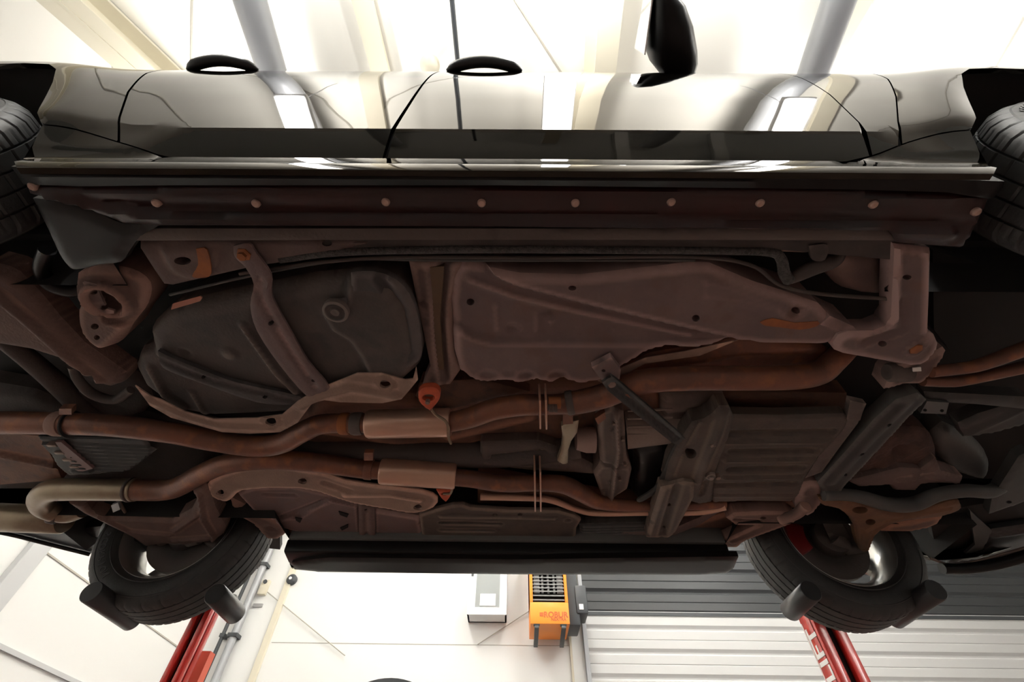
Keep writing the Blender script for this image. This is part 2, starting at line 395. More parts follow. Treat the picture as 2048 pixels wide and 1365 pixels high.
# white glazed cabinet
A, B = PY(940, 1155, W1-.25), PY(1013, 1228, W1-.25)
x0, x1, zb = A[0], B[0], B[2]-.02; zt = zb+1.0
o = empty('wall_cabinet', ((x0+x1)/2, W1, zb), 'white wall cabinet with a glazed front left of the orange heater', 'cabinet')
MB().box((x0, W1-.03, zb), (x1, W1, zt)).box((x0, W1-.25, zb), (x1, W1, zb+.03)).box((x0, W1-.25, zt-.03), (x1, W1, zt)).box((x0, W1-.25, zb), (x0+.02, W1, zt)).box((x1-.02, W1-.25, zb), (x1, W1, zt)).build('body', M['wall'], o, smooth=False)
fr = MB().box((x0, W1-.27, zb), (x0+.09, W1-.25, zt)).box((x1-.09, W1-.27, zb), (x1, W1-.25, zt)).box((x0+.09, W1-.27, zb), (x1-.09, W1-.25, zb+.08)).box((x0+.09, W1-.27, zt-.08), (x1-.09, W1-.25, zt)).build('door', M['wall'], o, smooth=False)
MB().box((x0+.09, W1-.262, zb+.08), (x1-.09, W1-.258, zt-.08)).build('pane', M['pane'], fr, smooth=False)
MB().box((x0+.02, W1-.262-.012, zb+.45), (x0+.05, W1-.27, zb+.50)).build('latch', M['grey'], fr, smooth=False)
MB().box((x0+.15, W1-.268, zb+.10), (x1-.14, W1-.262, zb+.24)).build('notice', M['sticker'], fr, smooth=False)

# orange unit heater
YH = W1-.62
A, B = PY(1059, 1155, YH), PY(1140, 1249, YH)
hx0, hx1, hz0 = A[0], B[0], B[2]; hz1 = hz0+1.15
HT = empty('unit_heater', ((hx0+hx1)/2, W1, hz0), 'orange warm air heater with grey louvres on wall brackets', 'heater')
gz = PY(1100, 1205, YH)[2]
MB().box((hx0, YH, hz0), (hx1, YH+.52, gz)).box((hx0, YH, gz), (hx0+.035, YH+.52, hz1)).box((hx1-.035, YH, gz), (hx1, YH+.52, hz1)).box((hx0, YH+.1, gz), (hx1, YH+.52, hz1)).box((hx0, YH, hz1-.04), (hx1, YH+.1, hz1)).box((hx0+.1, YH+.5, hz0+.35), (hx1-.1, W1, hz1-.1)).build('housing', M['orange'], HT, bevel=.006)
MB().box((hx0+.035, YH+.07, gz), (hx1-.035, YH+.098, hz1-.04)).build('cavity', M['inner'], HT, smooth=False)
g = sub_empty('louvre_grille', HT); zz = gz+.02; k = 0
while zz < hz1-.06:
    mb = MB().prism([(hx0+.037, YH+.01, zz), (hx0+.037, YH+.05, zz+.028), (hx0+.037, YH+.052, zz+.034), (hx0+.037, YH+.008, zz+.006)], (hx1-hx0-.074, 0, 0))
    mb.build('louvre', M['grille'], g, smooth=False); zz += .048 if k < 2 else .040; k += 1
for j in range(5):
    xx = hx0+.05+(hx1-hx0-.1)*(j+.5)/5; w_ = .035 if j in (0, 4) else .012
    MB().box((xx-w_, YH+.03, gz+.11), (xx+w_, YH+.045, hz1-.05)).build('deflector', M['grille'], g, smooth=False)
def text_mesh(name, s, size, place, m, parent, extrude=.001, bold=0, font_scale_x=1):
    cu = bpy.data.curves.new(name, 'FONT'); cu.body = s; cu.size = size; cu.extrude = extrude; cu.offset = bold; cu.align_x = 'CENTER'; cu.align_y = 'CENTER'; cu.resolution_u = 3
    t = bpy.data.objects.new(name+'_tmp', cu); C.objects.link(t); bpy.context.view_layer.update()
    me = bpy.data.meshes.new_from_object(t.evaluated_get(bpy.context.evaluated_depsgraph_get())); bpy.data.objects.remove(t)
    vs = [place(v.co.x*font_scale_x, v.co.y, v.co.z) for v in me.vertices]; fs = [tuple(p.vertices) for p in me.polygons]; bpy.data.meshes.remove(me)
    return MB().add(vs, fs).build(name, m, parent, smooth=False)
hw = hx1-hx0
text_mesh('lettering', '\u2261ROBUR', .085, lambda x, y, z: (hx0+hw*.60+x, YH-.001-z, hz0+(gz-hz0)*.40+y), M['mark'], HT, bold=.002)
text_mesh('lettering', 'NEXTRA', .045, lambda x, y, z: (hx0+hw*.72+x, YH-.001-z, hz0+(gz-hz0)*.20+y), M['mark'], HT, bold=.001)
for fx in (.16, .84):
    bx = hx0+hw*fx
    MB().beam((bx, YH+.03, hz0+.02), (bx, YH+.03, hz0-.012), .07, .05, (0,1,0)).beam((bx, YH+.0, hz0-.03), (bx, YH+.42, hz0-.10), .050, .03).build('bracket', M['grey'], HT, bevel=.005)
# dark motor unit on its right flank
MB().box((hx1, YH+.10, hz0+.02), (hx1+.14, YH+.48, hz1)).box((hx1+.10, YH+.08, hz0+.14), (hx1+.24, YH+.42, hz0+.46)).build('motor_unit', M['grey'], HT, bevel=.02)
MB().box((hx1+.135, YH+.073, hz0+.18), (hx1+.185, YH+.081, hz0+.24)).build('switch', M['sticker'], HT, smooth=False)

# dark rounded top in front of the far wall at the frame's lower edge
q = PY(785, 1361, 4.6)
o = empty('round_drum', (q[0], 4.6, FLOOR_Z), 'curved dark top of a round drum showing at the bottom edge', 'drum')
R_ = .62
MB().lathe([(-.06,R_-.05),(-.06,R_),(.06,R_),(.06,R_-.05)], (q[0], 4.6, q[2]-R_), 'Y', 72, closed=True).build('rim', M['grey'], o)
MB().lathe([(0,.001),(0,R_-.04),(.02,R_-.04),(.02,.001)], (q[0], 4.6, q[2]-R_), 'Y', 48).build('disc', M['grey'], o)
MB().box((q[0]-.05, 4.57, FLOOR_Z), (q[0]+.05, 4.63, q[2]-R_)).build('stand', M['grey'], o, smooth=False)

# ------------------------------------------------------------------ roof members
CP = (CEIL_Z0-.03, 0, CEIL_SLOPE)
def roof_line(p, q, y0=-2.8, y1=6.2, plane=CP):
    a, b = PZ(*p, plane), PZ(*q, plane); d = (b-a)
    t0 = (y0-a[1])/d[1]; t1 = (y1-a[1])/d[1]
    return a+d*t0, a+d*t1
def clampx(a, b):
    a, b = np.array(a), np.array(b); d = b-a; t0, t1 = 0, 1
    if abs(d[0]) > 1e-9:
        s = sorted([(WL+.03-a[0])/d[0], (WR-.03-a[0])/d[0]]); t0, t1 = max(0, s[0]), min(1, s[1])
    return a+d*t0, a+d*t1
def dn(p, h): p = np.array(p, float); p[2] -= h; return p
a, b = clampx(*roof_line((175,0),(330,145)))
struct('trim_8', MB().beam(dn(a,.10), dn(b,.10), .015, .22).beam(dn(a,.20), dn(b,.20), .20, .015).beam(dn(a,.0), dn(b,.0), .20, .02), M['cream'], smooth=False)
a, b = clampx(*roof_line((725,0),(762,145)))
struct('trim_9', MB().beam(a, b, .12, .04), M['cream'], smooth=False)
a, b = clampx(*roof_line((1210,0),(1198,145)))
struct('trim_10', MB().beam(dn(a,.12), dn(b,.12), .015, .24).beam(dn(a,.24), dn(b,.24), .13, .02).beam(a, b, .2, .02), M['cream'], smooth=False)
a, b = clampx(*roof_line((1722,0),(1655,118)))
struct('trim_11', MB().beam(a, b, .12, .04), M['cream'], smooth=False)
for i, (p_, q_, r_) in enumerate((((385,0),(383,145),.006), ((165,0),(232,145),.004), ((1030,0),(1080,78),.005), ((2048,35),(1990,135),.007))):
    a, b = clampx(*roof_line(p_, q_, plane=(CEIL_Z0-.006, 0, CEIL_SLOPE)))
    struct('trim_%d' % (12+i), MB().beam(a, b, r_*2, .008), M['seam'], smooth=False)
def roof_pipe(name, p_, q_, drop, r, m, label, cat):
    pl = (CEIL_Z0-drop, 0, CEIL_SLOPE); a, b = clampx(*roof_line(p_, q_, plane=pl, y0=-2.75, y1=6.0))
    o = empty(name, tuple(a), label, cat)
    MB().tube([a, (a+b)/2, b], r, 24).build('tube', M[m], o)
    for k in range(1, 7):
        c = a+(b-a)*k/7
        MB().tube([c, (c[0], c[1], ceil_z(c[1])-.002)], .006, 6).lathe([(-.015, r+.004),(.015, r+.004)], c, 'Y', 16).build('hanger', M['galv'], o)
roof_pipe('ventilation_duct', (500,0), (540,130), .35, .085, 'galv', 'round grey duct under the roof left of the rear door handle', 'duct')
roof_pipe('ventilation_duct', (1678,0), (1632,130), .35, .085, 'galv', 'round grey duct under the roof right of the wing mirror', 'duct')
roof_pipe('sprinkler_pipe', (904,0), (916,130), .25, .014, 'grey', 'thin dark pipe under the roof above the front door handle', 'pipe')
q = PZ(862, 128, (CEIL_Z0-.10, 0, CEIL_SLOPE))
o = empty('smoke_detector', (q[0], q[1], ceil_z(q[1])), 'small round cream detector hanging from the roof above the door gap', 'detector')
MB().lathe([(.12,.02),(0,.035),(-.02,.06),(-.05,.062),(-.07,.03),(-.072,.0001)], q, 'Z', 24).build('body', M['cream'], o)

# strip lamps under the roof (three from door reflections, others added as room light)
def lamp(x, y, L, label, w=.16, ang=0, drop=.8, pw=1.0):
    z = ceil_z(y)-drop; o = empty('strip_lamp', (x, y, z), label, 'lamp', 'strip lamps under the roof')
    u = np.array([math.sin(ang), math.cos(ang), CEIL_SLOPE*math.cos(ang)]); u /= np.linalg.norm(u); c = np.array([x, y, z])
    MB().beam(c-u*L/2+np.array((0,0,.03)), c+u*L/2+np.array((0,0,.03)), w, .04).build('housing', M['housing'], o, bevel=.004)
    MB().beam(c-u*(L/2-.02), c+u*(L/2-.02), w-.02, .02).build('diffuser', M['lamp'], o, smooth=False)
    for s_ in (-.35, .35):
        k = c+u*L*s_; MB().tube([k+np.array((0,0,.05)), (k[0], k[1], ceil_z(k[1])-.002)], .004, 6).build('hanger', M['galv'], o)
    ld = bpy.data.lights.new('added_uplight', 'AREA'); ld.shape = 'RECTANGLE'; ld.size = w; ld.size_y = L; ld.energy = UPLIGHT_POWER*pw; ld.color = (1,.98,.94)
    lo = bpy.data.objects.new('added_uplight', ld); C.objects.link(lo)      # extra upward light added to whiten the roof
    zax = Vector((0, 0, -1)); yv = Vector(u); xv = yv.cross(zax).normalized(); zv = xv.cross(yv)
    lo.matrix_world = Matrix(((xv.x, yv.x, zv.x, x),(xv.y, yv.y, zv.y, y),(xv.z, yv.z, zv.z, z+.06),(0,0,0,1))); 
    lo.parent = o; lo.matrix_parent_inverse = Matrix.Translation(o.location).inverted()
lamp(.24, -.40, .95, 'strip lamp over the middle of the car, nearest its front door', pw=.34)
lamp(-1.12, -.92, 1.0, 'strip lamp mirrored in the rear door, left of the front door gap', pw=.5)
lamp(1.45, -.92, 1.0, 'strip lamp mirrored in the front door near its leading edge', pw=.5)
lamp(-1.9, 1.8, 1.3, 'added unseen strip lamp over the rear of the raised car')
lamp(2.7, 1.9, 1.5, 'added unseen strip lamp over the bonnet of the raised car')
lamp(-1.2, 4.6, 1.5, 'added unseen strip lamp beyond the car near the far left corner')
lamp(.6, 4.6, 1.5, 'added unseen strip lamp beyond the car near the orange heater')
lamp(3.4, 4.4, 1.5, 'added unseen strip lamp in front of the roller door')
lamp(4.4, -.5, 1.5, 'added unseen strip lamp near the right hand wall')

# ================================================================== THE CAR (raised)
HT_, TR_, WB, TIRE_R, TIRE_W = .655, .82, 1.424, .335, .235
CAR = empty('car', (0, Y0, HT_), 'dark metallic car raised on lifts, its underside facing down', 'car')

# ---- body side: half width S(x, z)
_SZ = np.array([(.862,.845),(.868,.856),(.885,.862),(.905,.858),(.93,.858),(.96,.868),(1.01,.893),(1.02,.897),(1.15,.921),(1.28,.938),(1.36,.943),(1.43,.938),(1.52,.925),(1.62,.90),(1.80,.82),(2.0,.73),(2.12,.60)])
_u = np.array([(.96,.884),(1.01,.893),(1.06,.902),(1.13,.914),(1.20,.9255),(1.28,.9355),(1.35,.9385),(1.43,.9325),(1.52,.9155),(1.62,.893),(1.80,.82),(2.0,.73),(2.12,.60),(2.2,.5)])
_us = np.array(spline([tuple(q) for q in _u], 12)); _ZU, _SU = _us[:, 0], _us[:, 1]
def side_s(x, z):
    x = np.asarray(x, float); z = np.asarray(z, float)
    up_ = np.interp(z, _ZU, _SU)
    low_ = .849+.044*np.clip((z-.925)/.085, 0, 1)**.9          # hollow lower band, sharp crease at 1.01
    lowf = np.interp(z, [.90,.93,1.01,1.06], [.862,.866,.890,.902])
    f = np.where(x > 0, sm((x-.755)/.10), sm((-.66-x)/.10))
    s = np.where(z < 1.01, low_*(1-f)+lowf*f, up_)
    s = np.where(z < .9312, np.interp(z, _SZ[:, 0], _SZ[:, 1]), s)
    d = np.hypot(np.abs(x)-WB, (z-.97)*1.0)            # arch flare
    s = s+.020*np.exp(-((d-.46)/.09)**2)*sm((z-.9)/.15)
    e = np.clip((np.abs(x)-1.75)/.75, 0, 1)             # plan curve at the ends
    return s-.34*e**2.2
def side_patch(name, poly, m, parent, sgn=-1, off=0, res=.02, thick=.012, holes=(), lines=()):
    V, fs = cdt_fill(poly, res, holes, lines)
    s = side_s(V[:, 0], V[:, 1])+off; n = len(V)
    vs = [(V[i,0], Y0+sgn*s[i], V[i,1]) for i in range(n)]
    mb = MB(); mb.add(vs, [f if sgn < 0 else f[::-1] for f in fs])
    idx = {}; sv = []; sf = []
    for a, b in boundary(fs):
        for q in (a, b):
            if q not in idx: idx[q] = len(sv); sv += [vs[q], (vs[q][0], vs[q][1]-sgn*thick, vs[q][2])]
        sf.append((idx[a], idx[b], idx[b]+1, idx[a]+1))
    mb.add(sv, sf); return mb.build(name, m, parent, angle=9 if lines else 40)
def arc(cx, dz0, dz1, s):        # wheel arch opening, from low inboard edge up and over; s=+1 front, -1 rear (outline inboard->outboard)
    P = [(-.495,.90),(-.47,.95),(-.44,1.03),(-.40,1.11),(-.355,1.20),(-.30,1.29),(-.24,1.345),(-.15,1.375),(0,1.385),(.15,1.37),(.26,1.32),(.36,1.22),(.415,1.10),(.44,.93)]
    return [(s*(WB+a), z) for a, z in P]
G = .0017
AF, AR = arc(WB,0,0,1), arc(WB,0,0,-1)
BELT = 1.63
def line_x(p, q, z): return p[0]+(q[0]-p[0])*(z-p[1])/(q[1]-p[1])
def skirt_top(x):
    x = abs(x); return .930+.065*sm((x-.66)/.26)
sk = [(x, skirt_top(x)) for x in np.linspace(-.955, .955, 60)]
def make_side(sgn):
    pre = CAR
    # skirt
    low = [(x, .868) for x in np.linspace(.93, -.93, 30)]
    side_patch('side_skirt', [(-.945, .885)]+sk+[(.945, .885)]+low, M['paint'], pre, sgn, res=.016)
    # doors / fenders
    
    def gx(z, a, b): return b+(a-b)*(z-.93)/(1.40-.93)
    up = lambda xs: [(x, skirt_top(x)+2*G) for x in xs]
    fd = [(gx(.935,-.188,-.237)+G, .930+2*G)]+up(np.linspace(-.22, .74, 20))+[(.745-G, 1.0),(.76-G, 1.05),(.765-G, 1.2),(.75-G, 1.36),(.72-G, 1.5),(.70, BELT),(-.16, BELT),(gx(1.4,-.188,-.237)+G, 1.4)]
    front_door = side_patch('front_door', fd, M['paint'], pre, sgn, lines=[[(-.2275,1.01),(.7425,1.01)]])
    rg = [(-.79, .97), (-.83, 1.05), (-.885, 1.18), (-.935, 1.34), (-.955, 1.48), (-.96, BELT)]
    rd = up(np.linspace(-.785, -.245, 14))+[(gx(1.4,-.188,-.237)-G, 1.4),(-.165, BELT)]+[(x+G, z) for x, z in rg[::-1][0:5]]
    rear_door = side_patch('rear_door', rd, M['paint'], pre, sgn, lines=[[(-.71,1.01),(-.2335,1.01)]])
    ff = up(np.linspace(.745+G, .805, 4))+[(.84, 1.05), (.90, 1.17), (.955, 1.30), (.985, 1.42), (1.0, 1.5), (1.01, BELT), (.70+2*G, BELT), (.72+G, 1.5), (.75+G, 1.36), (.765+G, 1.2), (.76+G, 1.05)]
    side_patch('front_fender', ff, M['paint'], pre, sgn, lines=[[(.7545,1.01),(.815,1.01)]])
    wf = [(.815, skirt_top(.815)+2*G)]+up(np.linspace(.83, .95, 6))+[(.962, 1.003)]+[(q[0], q[1]) for q in AF if q[1] > skirt_top(q[0])+.012 or q[0] > 1.5]
    wf = wf+[(2.05, .93), (2.30, .97), (2.42, 1.15), (2.42, 1.5), (1.9, 1.56), (1.01+2*G, BELT), (1.0+2*G, 1.5), (.985+2*G, 1.42), (.955+2*G, 1.30), (.90+2*G, 1.17), (.84+2*G, 1.05)]
    side_patch('wing_panel', wf, M['paint'], pre, sgn, res=.022)
    wr = [(x, skirt_top(x)+2*G) for x in np.linspace(-.79-2*G, -.95, 8)]+[(-.962, 1.003)]+[(q[0], q[1]) for q in AR if q[1] > skirt_top(q[0])+.012]
    wr = wr+[(-2.05, 1.0), (-2.28, 1.02), (-2.40, 1.15), (-2.40, 1.6), (-.96-2*G, BELT)]+[(x-2*G, z) for x, z in rg[::-1][1:]]
    side_patch('rear_quarter_panel', wr, M['paint'], pre, sgn, res=.022)
    # dark inner skin behind the gaps
    inner = [(-.92,.90)]+[(.92,.90)]+[(1.0,1.1),(1.05,1.25),(1.1,1.35)]+[(1.2,1.42),(1.6,1.42),(1.9,1.5),(1.05,BELT-.01),(-1.6,BELT-.01),(-1.2,1.42),(-1.1,1.35),(-1.05,1.25),(-1.0,1.1)]
    side_patch('inner_side', inner, M['inner'], pre, sgn, off=-.018, res=.05)
    # glass and pillars above the belt
    for nm, P in (('rear_window', [(-1.55,1.64),(-.22,1.64),(-.24,2.02),(-1.15,2.02)]), ('front_window', [(-.16,1.64),(.95,1.64),(.35,2.02),(-.18,2.02)])):
        side_patch(nm, P, M['glass'], pre, sgn, off=-.01, res=.06)
    side_patch('roof_rail', [(-1.75,1.63),(-1.55,1.63),(-1.15,2.03),(.35,2.03),(.95,1.63),(1.10,1.63),(.42,2.11),(-1.35,2.11)], M['paint'], pre, sgn, res=.05)
    side_patch('door_pillar', [(-.23,1.63),(-.15,1.63),(-.17,2.03),(-.25,2.03)], M['black'], pre, sgn, off=.0, res=.05)
    # wheel arch liners
    for s_ in (1, -1):
        A = [(s_*(WB+a), z) for a, z in [(-.50,.93),(-.47,.98),(-.45,1.06),(-.40,1.16),(-.345,1.26),(-.27,1.35),(-.18,1.40),(0,1.42),(.18,1.39),(.30,1.33),(.40,1.22),(.435,1.08),(.45,.935)]]
        vs = []; n = len(A)
        for yy in (None, .80, .55): vs += [(x, Y0+sgn*(float(side_s(x, z))-.012 if yy is None else yy), z) for x, z in A]
        fs = [(r*n+i, r*n+i+1, (r+1)*n+i+1, (r+1)*n+i) for r in range(2) for i in range(n-1)]+[tuple(2*n+i for i in range(n))]
        MB().add(vs, fs).build('wheel_arch_liner', M['inner'], pre)
    # door handles: arched pulls
    for hx, L in ((-.065, .21), (-.80, .20)):
        P = []
        for i in range(17):
            t = i/16; x = hx-L/2+L*t; k = math.sin(math.pi*t)**.75
            P.append((x, Y0+sgn*(side_s(x, 1.455)+.002+.022*k), 1.455))
        r_ = [(.004+.011*min(1, math.sin(math.pi*i/16)*3.2)) for i in range(17)]
        MB().tube(P, r_, 12).build('door_handle', M['black'], front_door if hx > -.5 else rear_door)
        c = (hx, Y0+sgn*(side_s(hx, 1.455)+.0), 1.455)
    # mirror
    mx = .43
    mb = MB(); prof = []
    Yb = lambda s_: Y0+sgn*s_
    rings = []
    for (s_, zc, hz, xa, xb) in ((.88,1.66,.035,.50,.59),(.925,1.67,.070,.45,.592),(.96,1.685,.095,.432,.582),(1.02,1.695,.10,.425,.556),(1.07,1.70,.095,.420,.522),(1.105,1.70,.078,.418,.480),(1.128,1.70,.04,.418,.448)):
        r = []
        for k in range(16):
            t = 2*math.pi*k/16; cx = (xa+xb)/2; rx = (xb-xa)/2
            c_, s2 = math.cos(t), math.sin(t)
            r.append((cx+rx*math.copysign(abs(c_)**.7, c_), Yb(s_), zc+hz*math.copysign(abs(s2)**.7, s2)))
        rings.append(r)
    vs = sum(rings, []); fs = [(i*16+k, i*16+(k+1)%16, (i+1)*16+(k+1)%16, (i+1)*16+k) for i in range(len(rings)-1) for k in range(16)]
    fs += [tuple(range(16)), tuple(len(vs)-16+k for k in range(16))]
    mb.add(vs, fs); mi = mb.build('wing_mirror', M['gloss'], pre)
    g_ = MB().prism([(.418, Yb(.95), 1.62), (.418, Yb(1.09), 1.64), (.418, Yb(1.10), 1.74), (.418, Yb(.95), 1.77)], (-.004, 0, 0)).build('mirror_glass', M['mirror'], mi, smooth=False)
make_side(-1); make_side(1)
# roof, bonnet, tailgate, screens (seen only from other standpoints)
def loft(name, secs, m, n=14):
    vs = []; 
    for x, z, s in secs:
        for k in range(n+1):
            t = -1+2*k/n; vs.append((x, Y0+t*s, z+.05*(1-t*t)))
    fs = [(i*(n+1)+k, i*(n+1)+k+1, (i+1)*(n+1)+k+1, (i+1)*(n+1)+k) for i in range(len(secs)-1) for k in range(n)]
    return MB().add(vs, fs).build(name, m, CAR)
loft('roof_panel', [(-1.35,2.11,.61),(-.9,2.14,.61),(-.2,2.15,.61),(.42,2.11,.61)], M['paint'])
loft('windscreen', [(.42,2.11,.61),(.8,1.86,.78),(1.10,1.63,.88)], M['glass'])
loft('bonnet', [(1.10,1.63,.88),(1.5,1.60,.87),(1.95,1.53,.85),(2.25,1.40,.72),(2.40,1.20,.66),(2.42,1.0,.64)], M['paint'])
loft('tailgate', [(-1.35,2.11,.61),(-1.75,1.85,.72),(-2.15,1.60,.78),(-2.38,1.4,.68),(-2.40,1.0,.62)], M['paint'])

# ---- wheels
def make_wheel(x, sgn, near):
    yc = Y0+sgn*(.785 if near else TR_); zc = HT_+TIRE_R; c = (x, yc, zc); h = TIRE_W/2; o = sgn
    wroot = sub_empty('wheel', CAR)
    # tyre: outer side towards sgn
    P = [(-.080, .215),(-.098,.225),(-.112,.25),(-.1165,.275),(-.1125,.302),(-.103,.318),(-.094,.325)]
    P += [(-.086,.3305),(-.060,.3335),(-.0595,.3275),(-.0545,.3275),(-.054,.3342),(-.022,.335),(-.0215,.3285),(-.0165,.3285),(-.016,.335),(.016,.335),(.0165,.3285),(.0215,.3285),(.022,.335),(.054,.3342),(.0545,.3275),(.0595,.3275),(.060,.3335),(.086,.3305)]
    P += [(.094,.325),(.103,.318),(.1125,.302),(.1165,.275),(.112,.25),(.098,.225),(.080,.215)]
    nP = len(P)
    def ripple(k, j):
        if j in (5,6,7,8,nP-9,nP-8,nP-7,nP-6): return (-.007 if near else -.003) if k % 10 == 0 else (-.0025 if k % 10 == 5 and j in (7,8,nP-9,nP-8) else 0)
        if 11 <= j <= nP-12 and P[j][1] > .333: return (-.0035 if near else -.0012) if (k+2) % 10 == 0 else 0
        return 0
    ty = MB().lathe(P, c, 'Y', 420 if near else 300, ripple).build('tyre', M['rubber'], wroot, angle=35)
    # sidewall rings
    for yy in (1, -1):
        MB().lathe([(yy*.1145,.240),(yy*.1175,.243),(yy*.1145,.246)], c, 'Y', 96).lathe([(yy*.1125,.296),(yy*.1155,.299),(yy*.1105,.303)], c, 'Y', 96).build('sidewall_ring', M['rubber'], wroot)
    def side_text(s, a0, size, yside, r, flip):
        cu = []
        for i, ch in enumerate(s):
            if ch == ' ': continue
            a = a0+(i-len(s)/2)*size*.82/r*(-1 if flip else 1)
            def place(px, py, pz, a=a):
                rr = r+py*size/size; tt = a-px/r*(1 if flip else -1)
                return (x+rr*math.cos(tt), yc+yside*(.1168+pz), zc+rr*math.sin(tt))
            cu.append((ch, place))
        for ch, pl in cu: text_mesh('sidewall_letter', ch, size, pl, M['letter'], wroot, extrude=.001, bold=.0006)
    if not near and x < 0: side_text('SCORPION', math.radians(215), .034, -sgn, .272, False)
    if near and x > 0: side_text('SCORPION', math.radians(120), .034, sgn, .272, True)
    # rim barrel + spokes
    rim = MB().lathe([(o*.085,.222),(o*.100,.226),(o*.104,.218),(o*.090,.208),(o*.060,.200),(o*-.02,.190),(o*-.075,.205),(o*-.098,.222),(o*-.094,.226),(o*-.07,.214),(o*-.01,.200),(o*.08,.212)], c, 'Y', 72, closed=True).build('rim', M['alloy'], wroot)
    n = 5
    for k in range(n):
        a = 2*math.pi*k/n+(.35 if x < 0 else .9)
        ca, sa = math.cos(a), math.sin(a)
        def pt(r, t, y): return (x+r*ca-t*sa, yc+o*y, zc+r*sa+t*ca)
        vs = [pt(.045,-.030,.085), pt(.045,.030,.085), pt(.125,.026,.094), pt(.207,.040,.088), pt(.207,-.040,.088), pt(.125,-.026,.094),
              pt(.045,-.026,.045), pt(.045,.026,.045), pt(.125,.020,.060), pt(.207,.032,.055), pt(.207,-.032,.055), pt(.125,-.020,.060)]
        MB().add(vs, [(0,1,2,5),(5,2,3,4),(6,11,8,7),(11,10,9,8),(0,5,11,6),(5,4,10,11),(1,7,8,2),(2,8,9,3),(3,9,10,4),(0,6,7,1)]).build('spoke', M['alloy'], wroot, bevel=.005)
    MB().lathe([(o*.040,.0001),(o*.040,.062),(o*.085,.060),(o*.095,.035),(o*.097,.0001)], c, 'Y', 32).build('hub', M['alloy'], wroot)
    MB().lathe([(o*.012,.0001),(o*.012,.163),(o*-.012,.163),(o*-.014,.075),(o*-.06,.07),(o*-.065,.0001)], c, 'Y', 48).build('brake_disc', M['dark'], wroot)
    A = [a for a in np.linspace(math.radians(150), math.radians(205), 8)] if x > 0 else [a for a in np.linspace(math.radians(-25), math.radians(30), 8)]
    mb = MB(); vs = []
    for a in A:
        for r, y in ((.105,-.045),(.178,-.045),(.178,.035),(.105,.035)): vs.append((x+r*math.cos(a), yc+o*y, zc+r*math.sin(a)))
    fs = [(i*4+k, i*4+(k+1)%4, (i+1)*4+(k+1)%4, (i+1)*4+k) for i in range(7) for k in range(4)]+[(0,1,2,3),(28,31,30,29)]
    mb.add(vs, fs).build('brake_caliper', M['caliper'] if x > 0 else M['dark'], wroot, bevel=.006)
    return wroot
for x in (-WB, WB):
    for sgn in (-1, 1): make_wheel(x, sgn, sgn < 0)

# ================================================================== UNDERBODY
# floor pan that closes the car, cut back around the four arches
w1, w2 = .835, .57
pan = [(-2.36,-.5),(-2.2,-w2),(-.93,-w2),(-.93,-w1),(.93,-w1),(.93,-w2),(2.2,-w2),(2.38,-.5),(2.38,.5),(2.2,w2),(.93,w2),(.93,w1),(-.93,w1),(-.93,w2),(-2.2,w2),(-2.36,.5)]
MB().prism([(x, Y0+y, 1.16) for x, y in pan], (0,0,.03)).build('floor_pan', M['inner'], CAR, smooth=False)
# outer sills
def sill(sgn):
    poly = [(sgn*.845,.872),(sgn*.80,.868),(sgn*.72,.878),(sgn*.715,.93),(sgn*.80,.94),(sgn*.845,.92)]
    MB().prism([(-.93, Y0+y, z) for y, z in poly], (1.86,0,0)).build('sill', M['gloss'], CAR, bevel=.008)
    MB().box((-.92, min(Y0+sgn*.70, Y0+sgn*.80), .925), (.92, max(Y0+sgn*.70, Y0+sgn*.80), 1.17)).build('sill_box', M['rail'], CAR, bevel=.006)
sill(1)
poly = [(22,338),(300,346),(1000,346),(1700,358),(1990,366),(2010,372),(2000,392),(1985,398),(1700,376),(1000,368),(330,368),(40,362)]
panel('sill_lip', [(15,336),(100,340),(300,345),(1000,345),(1700,356),(2016,366),(2012,380),(1990,402),(1900,388),(1700,382),(1000,374),(330,374),(150,376),(40,372)], .870, M['gloss'], CAR, thick=.05, edge=(.008,.008), res=.02)
sc_ = panel('sill_cover', [(40,366),(150,370),(330,370),(1000,370),(1700,378),(1990,392),(1952,470),(1928,500),(1800,490),(1780,462),(1000,455),(560,456),(300,456),(239,451),(191,431),(150,415),(60,392)], .882,
      mat('black_sill_red_reflection', (.030,.0055,.004), .42, base2=(.015,.004,.0035), nscale=3, bump=.08), CAR, thick=.05, edge=(.012,.012),  # black plastic with the red floor reflection put into its colour
      feats=[('rib',[(180,405),(330,420),(1000,432),(1700,440),(1930,452)],.010,-.006),('rib',[(60,385),(330,388),(1000,388),(1900,396)],.008,.004),('rib',[(100,395),(330,440),(1000,447),(1900,468)],.012,.008)], res=.012)
for x, y in ((64,374),(311,407),(511,408),(771,405),(963,407),(1151,407),(1343,405),(1521,407),(1748,410),(1954,425)):
    c = PZ(x, y, .876); MB().lathe([(.010,.0085),(0,.0085),(-.003,.006),(-.004,.0001)], c, 'Z', 16).lathe([(-.004,.0001),(-.004,.003),(.0,.003)], c, 'Z', 6).build('bolt', M['bolt'], sc_)
panel('sill_flange', [(200,456),(1800,456),(1800,478),(1300,476),(700,476),(250,478)], .905, M['dark'], CAR, thick=.02, feats=[('rib',[(200,470),(1800,468)],.006,.008)], res=.015)
panel('sill_flange', [(560,480),(1800,480),(1790,520),(1560,500),(560,512)], .93, M['dark'], CAR, thick=.02, res=.02)
panel('skirt_strip', [(583,1128),(588,1142),(640,1147),(1024,1152),(1400,1153),(1452,1150),(1468,1140),(1478,1116),(1024,1122),(660,1118),(600,1124)], .855, M['gloss'], CAR, thick=.022, edge=(.006,.005), res=.02)
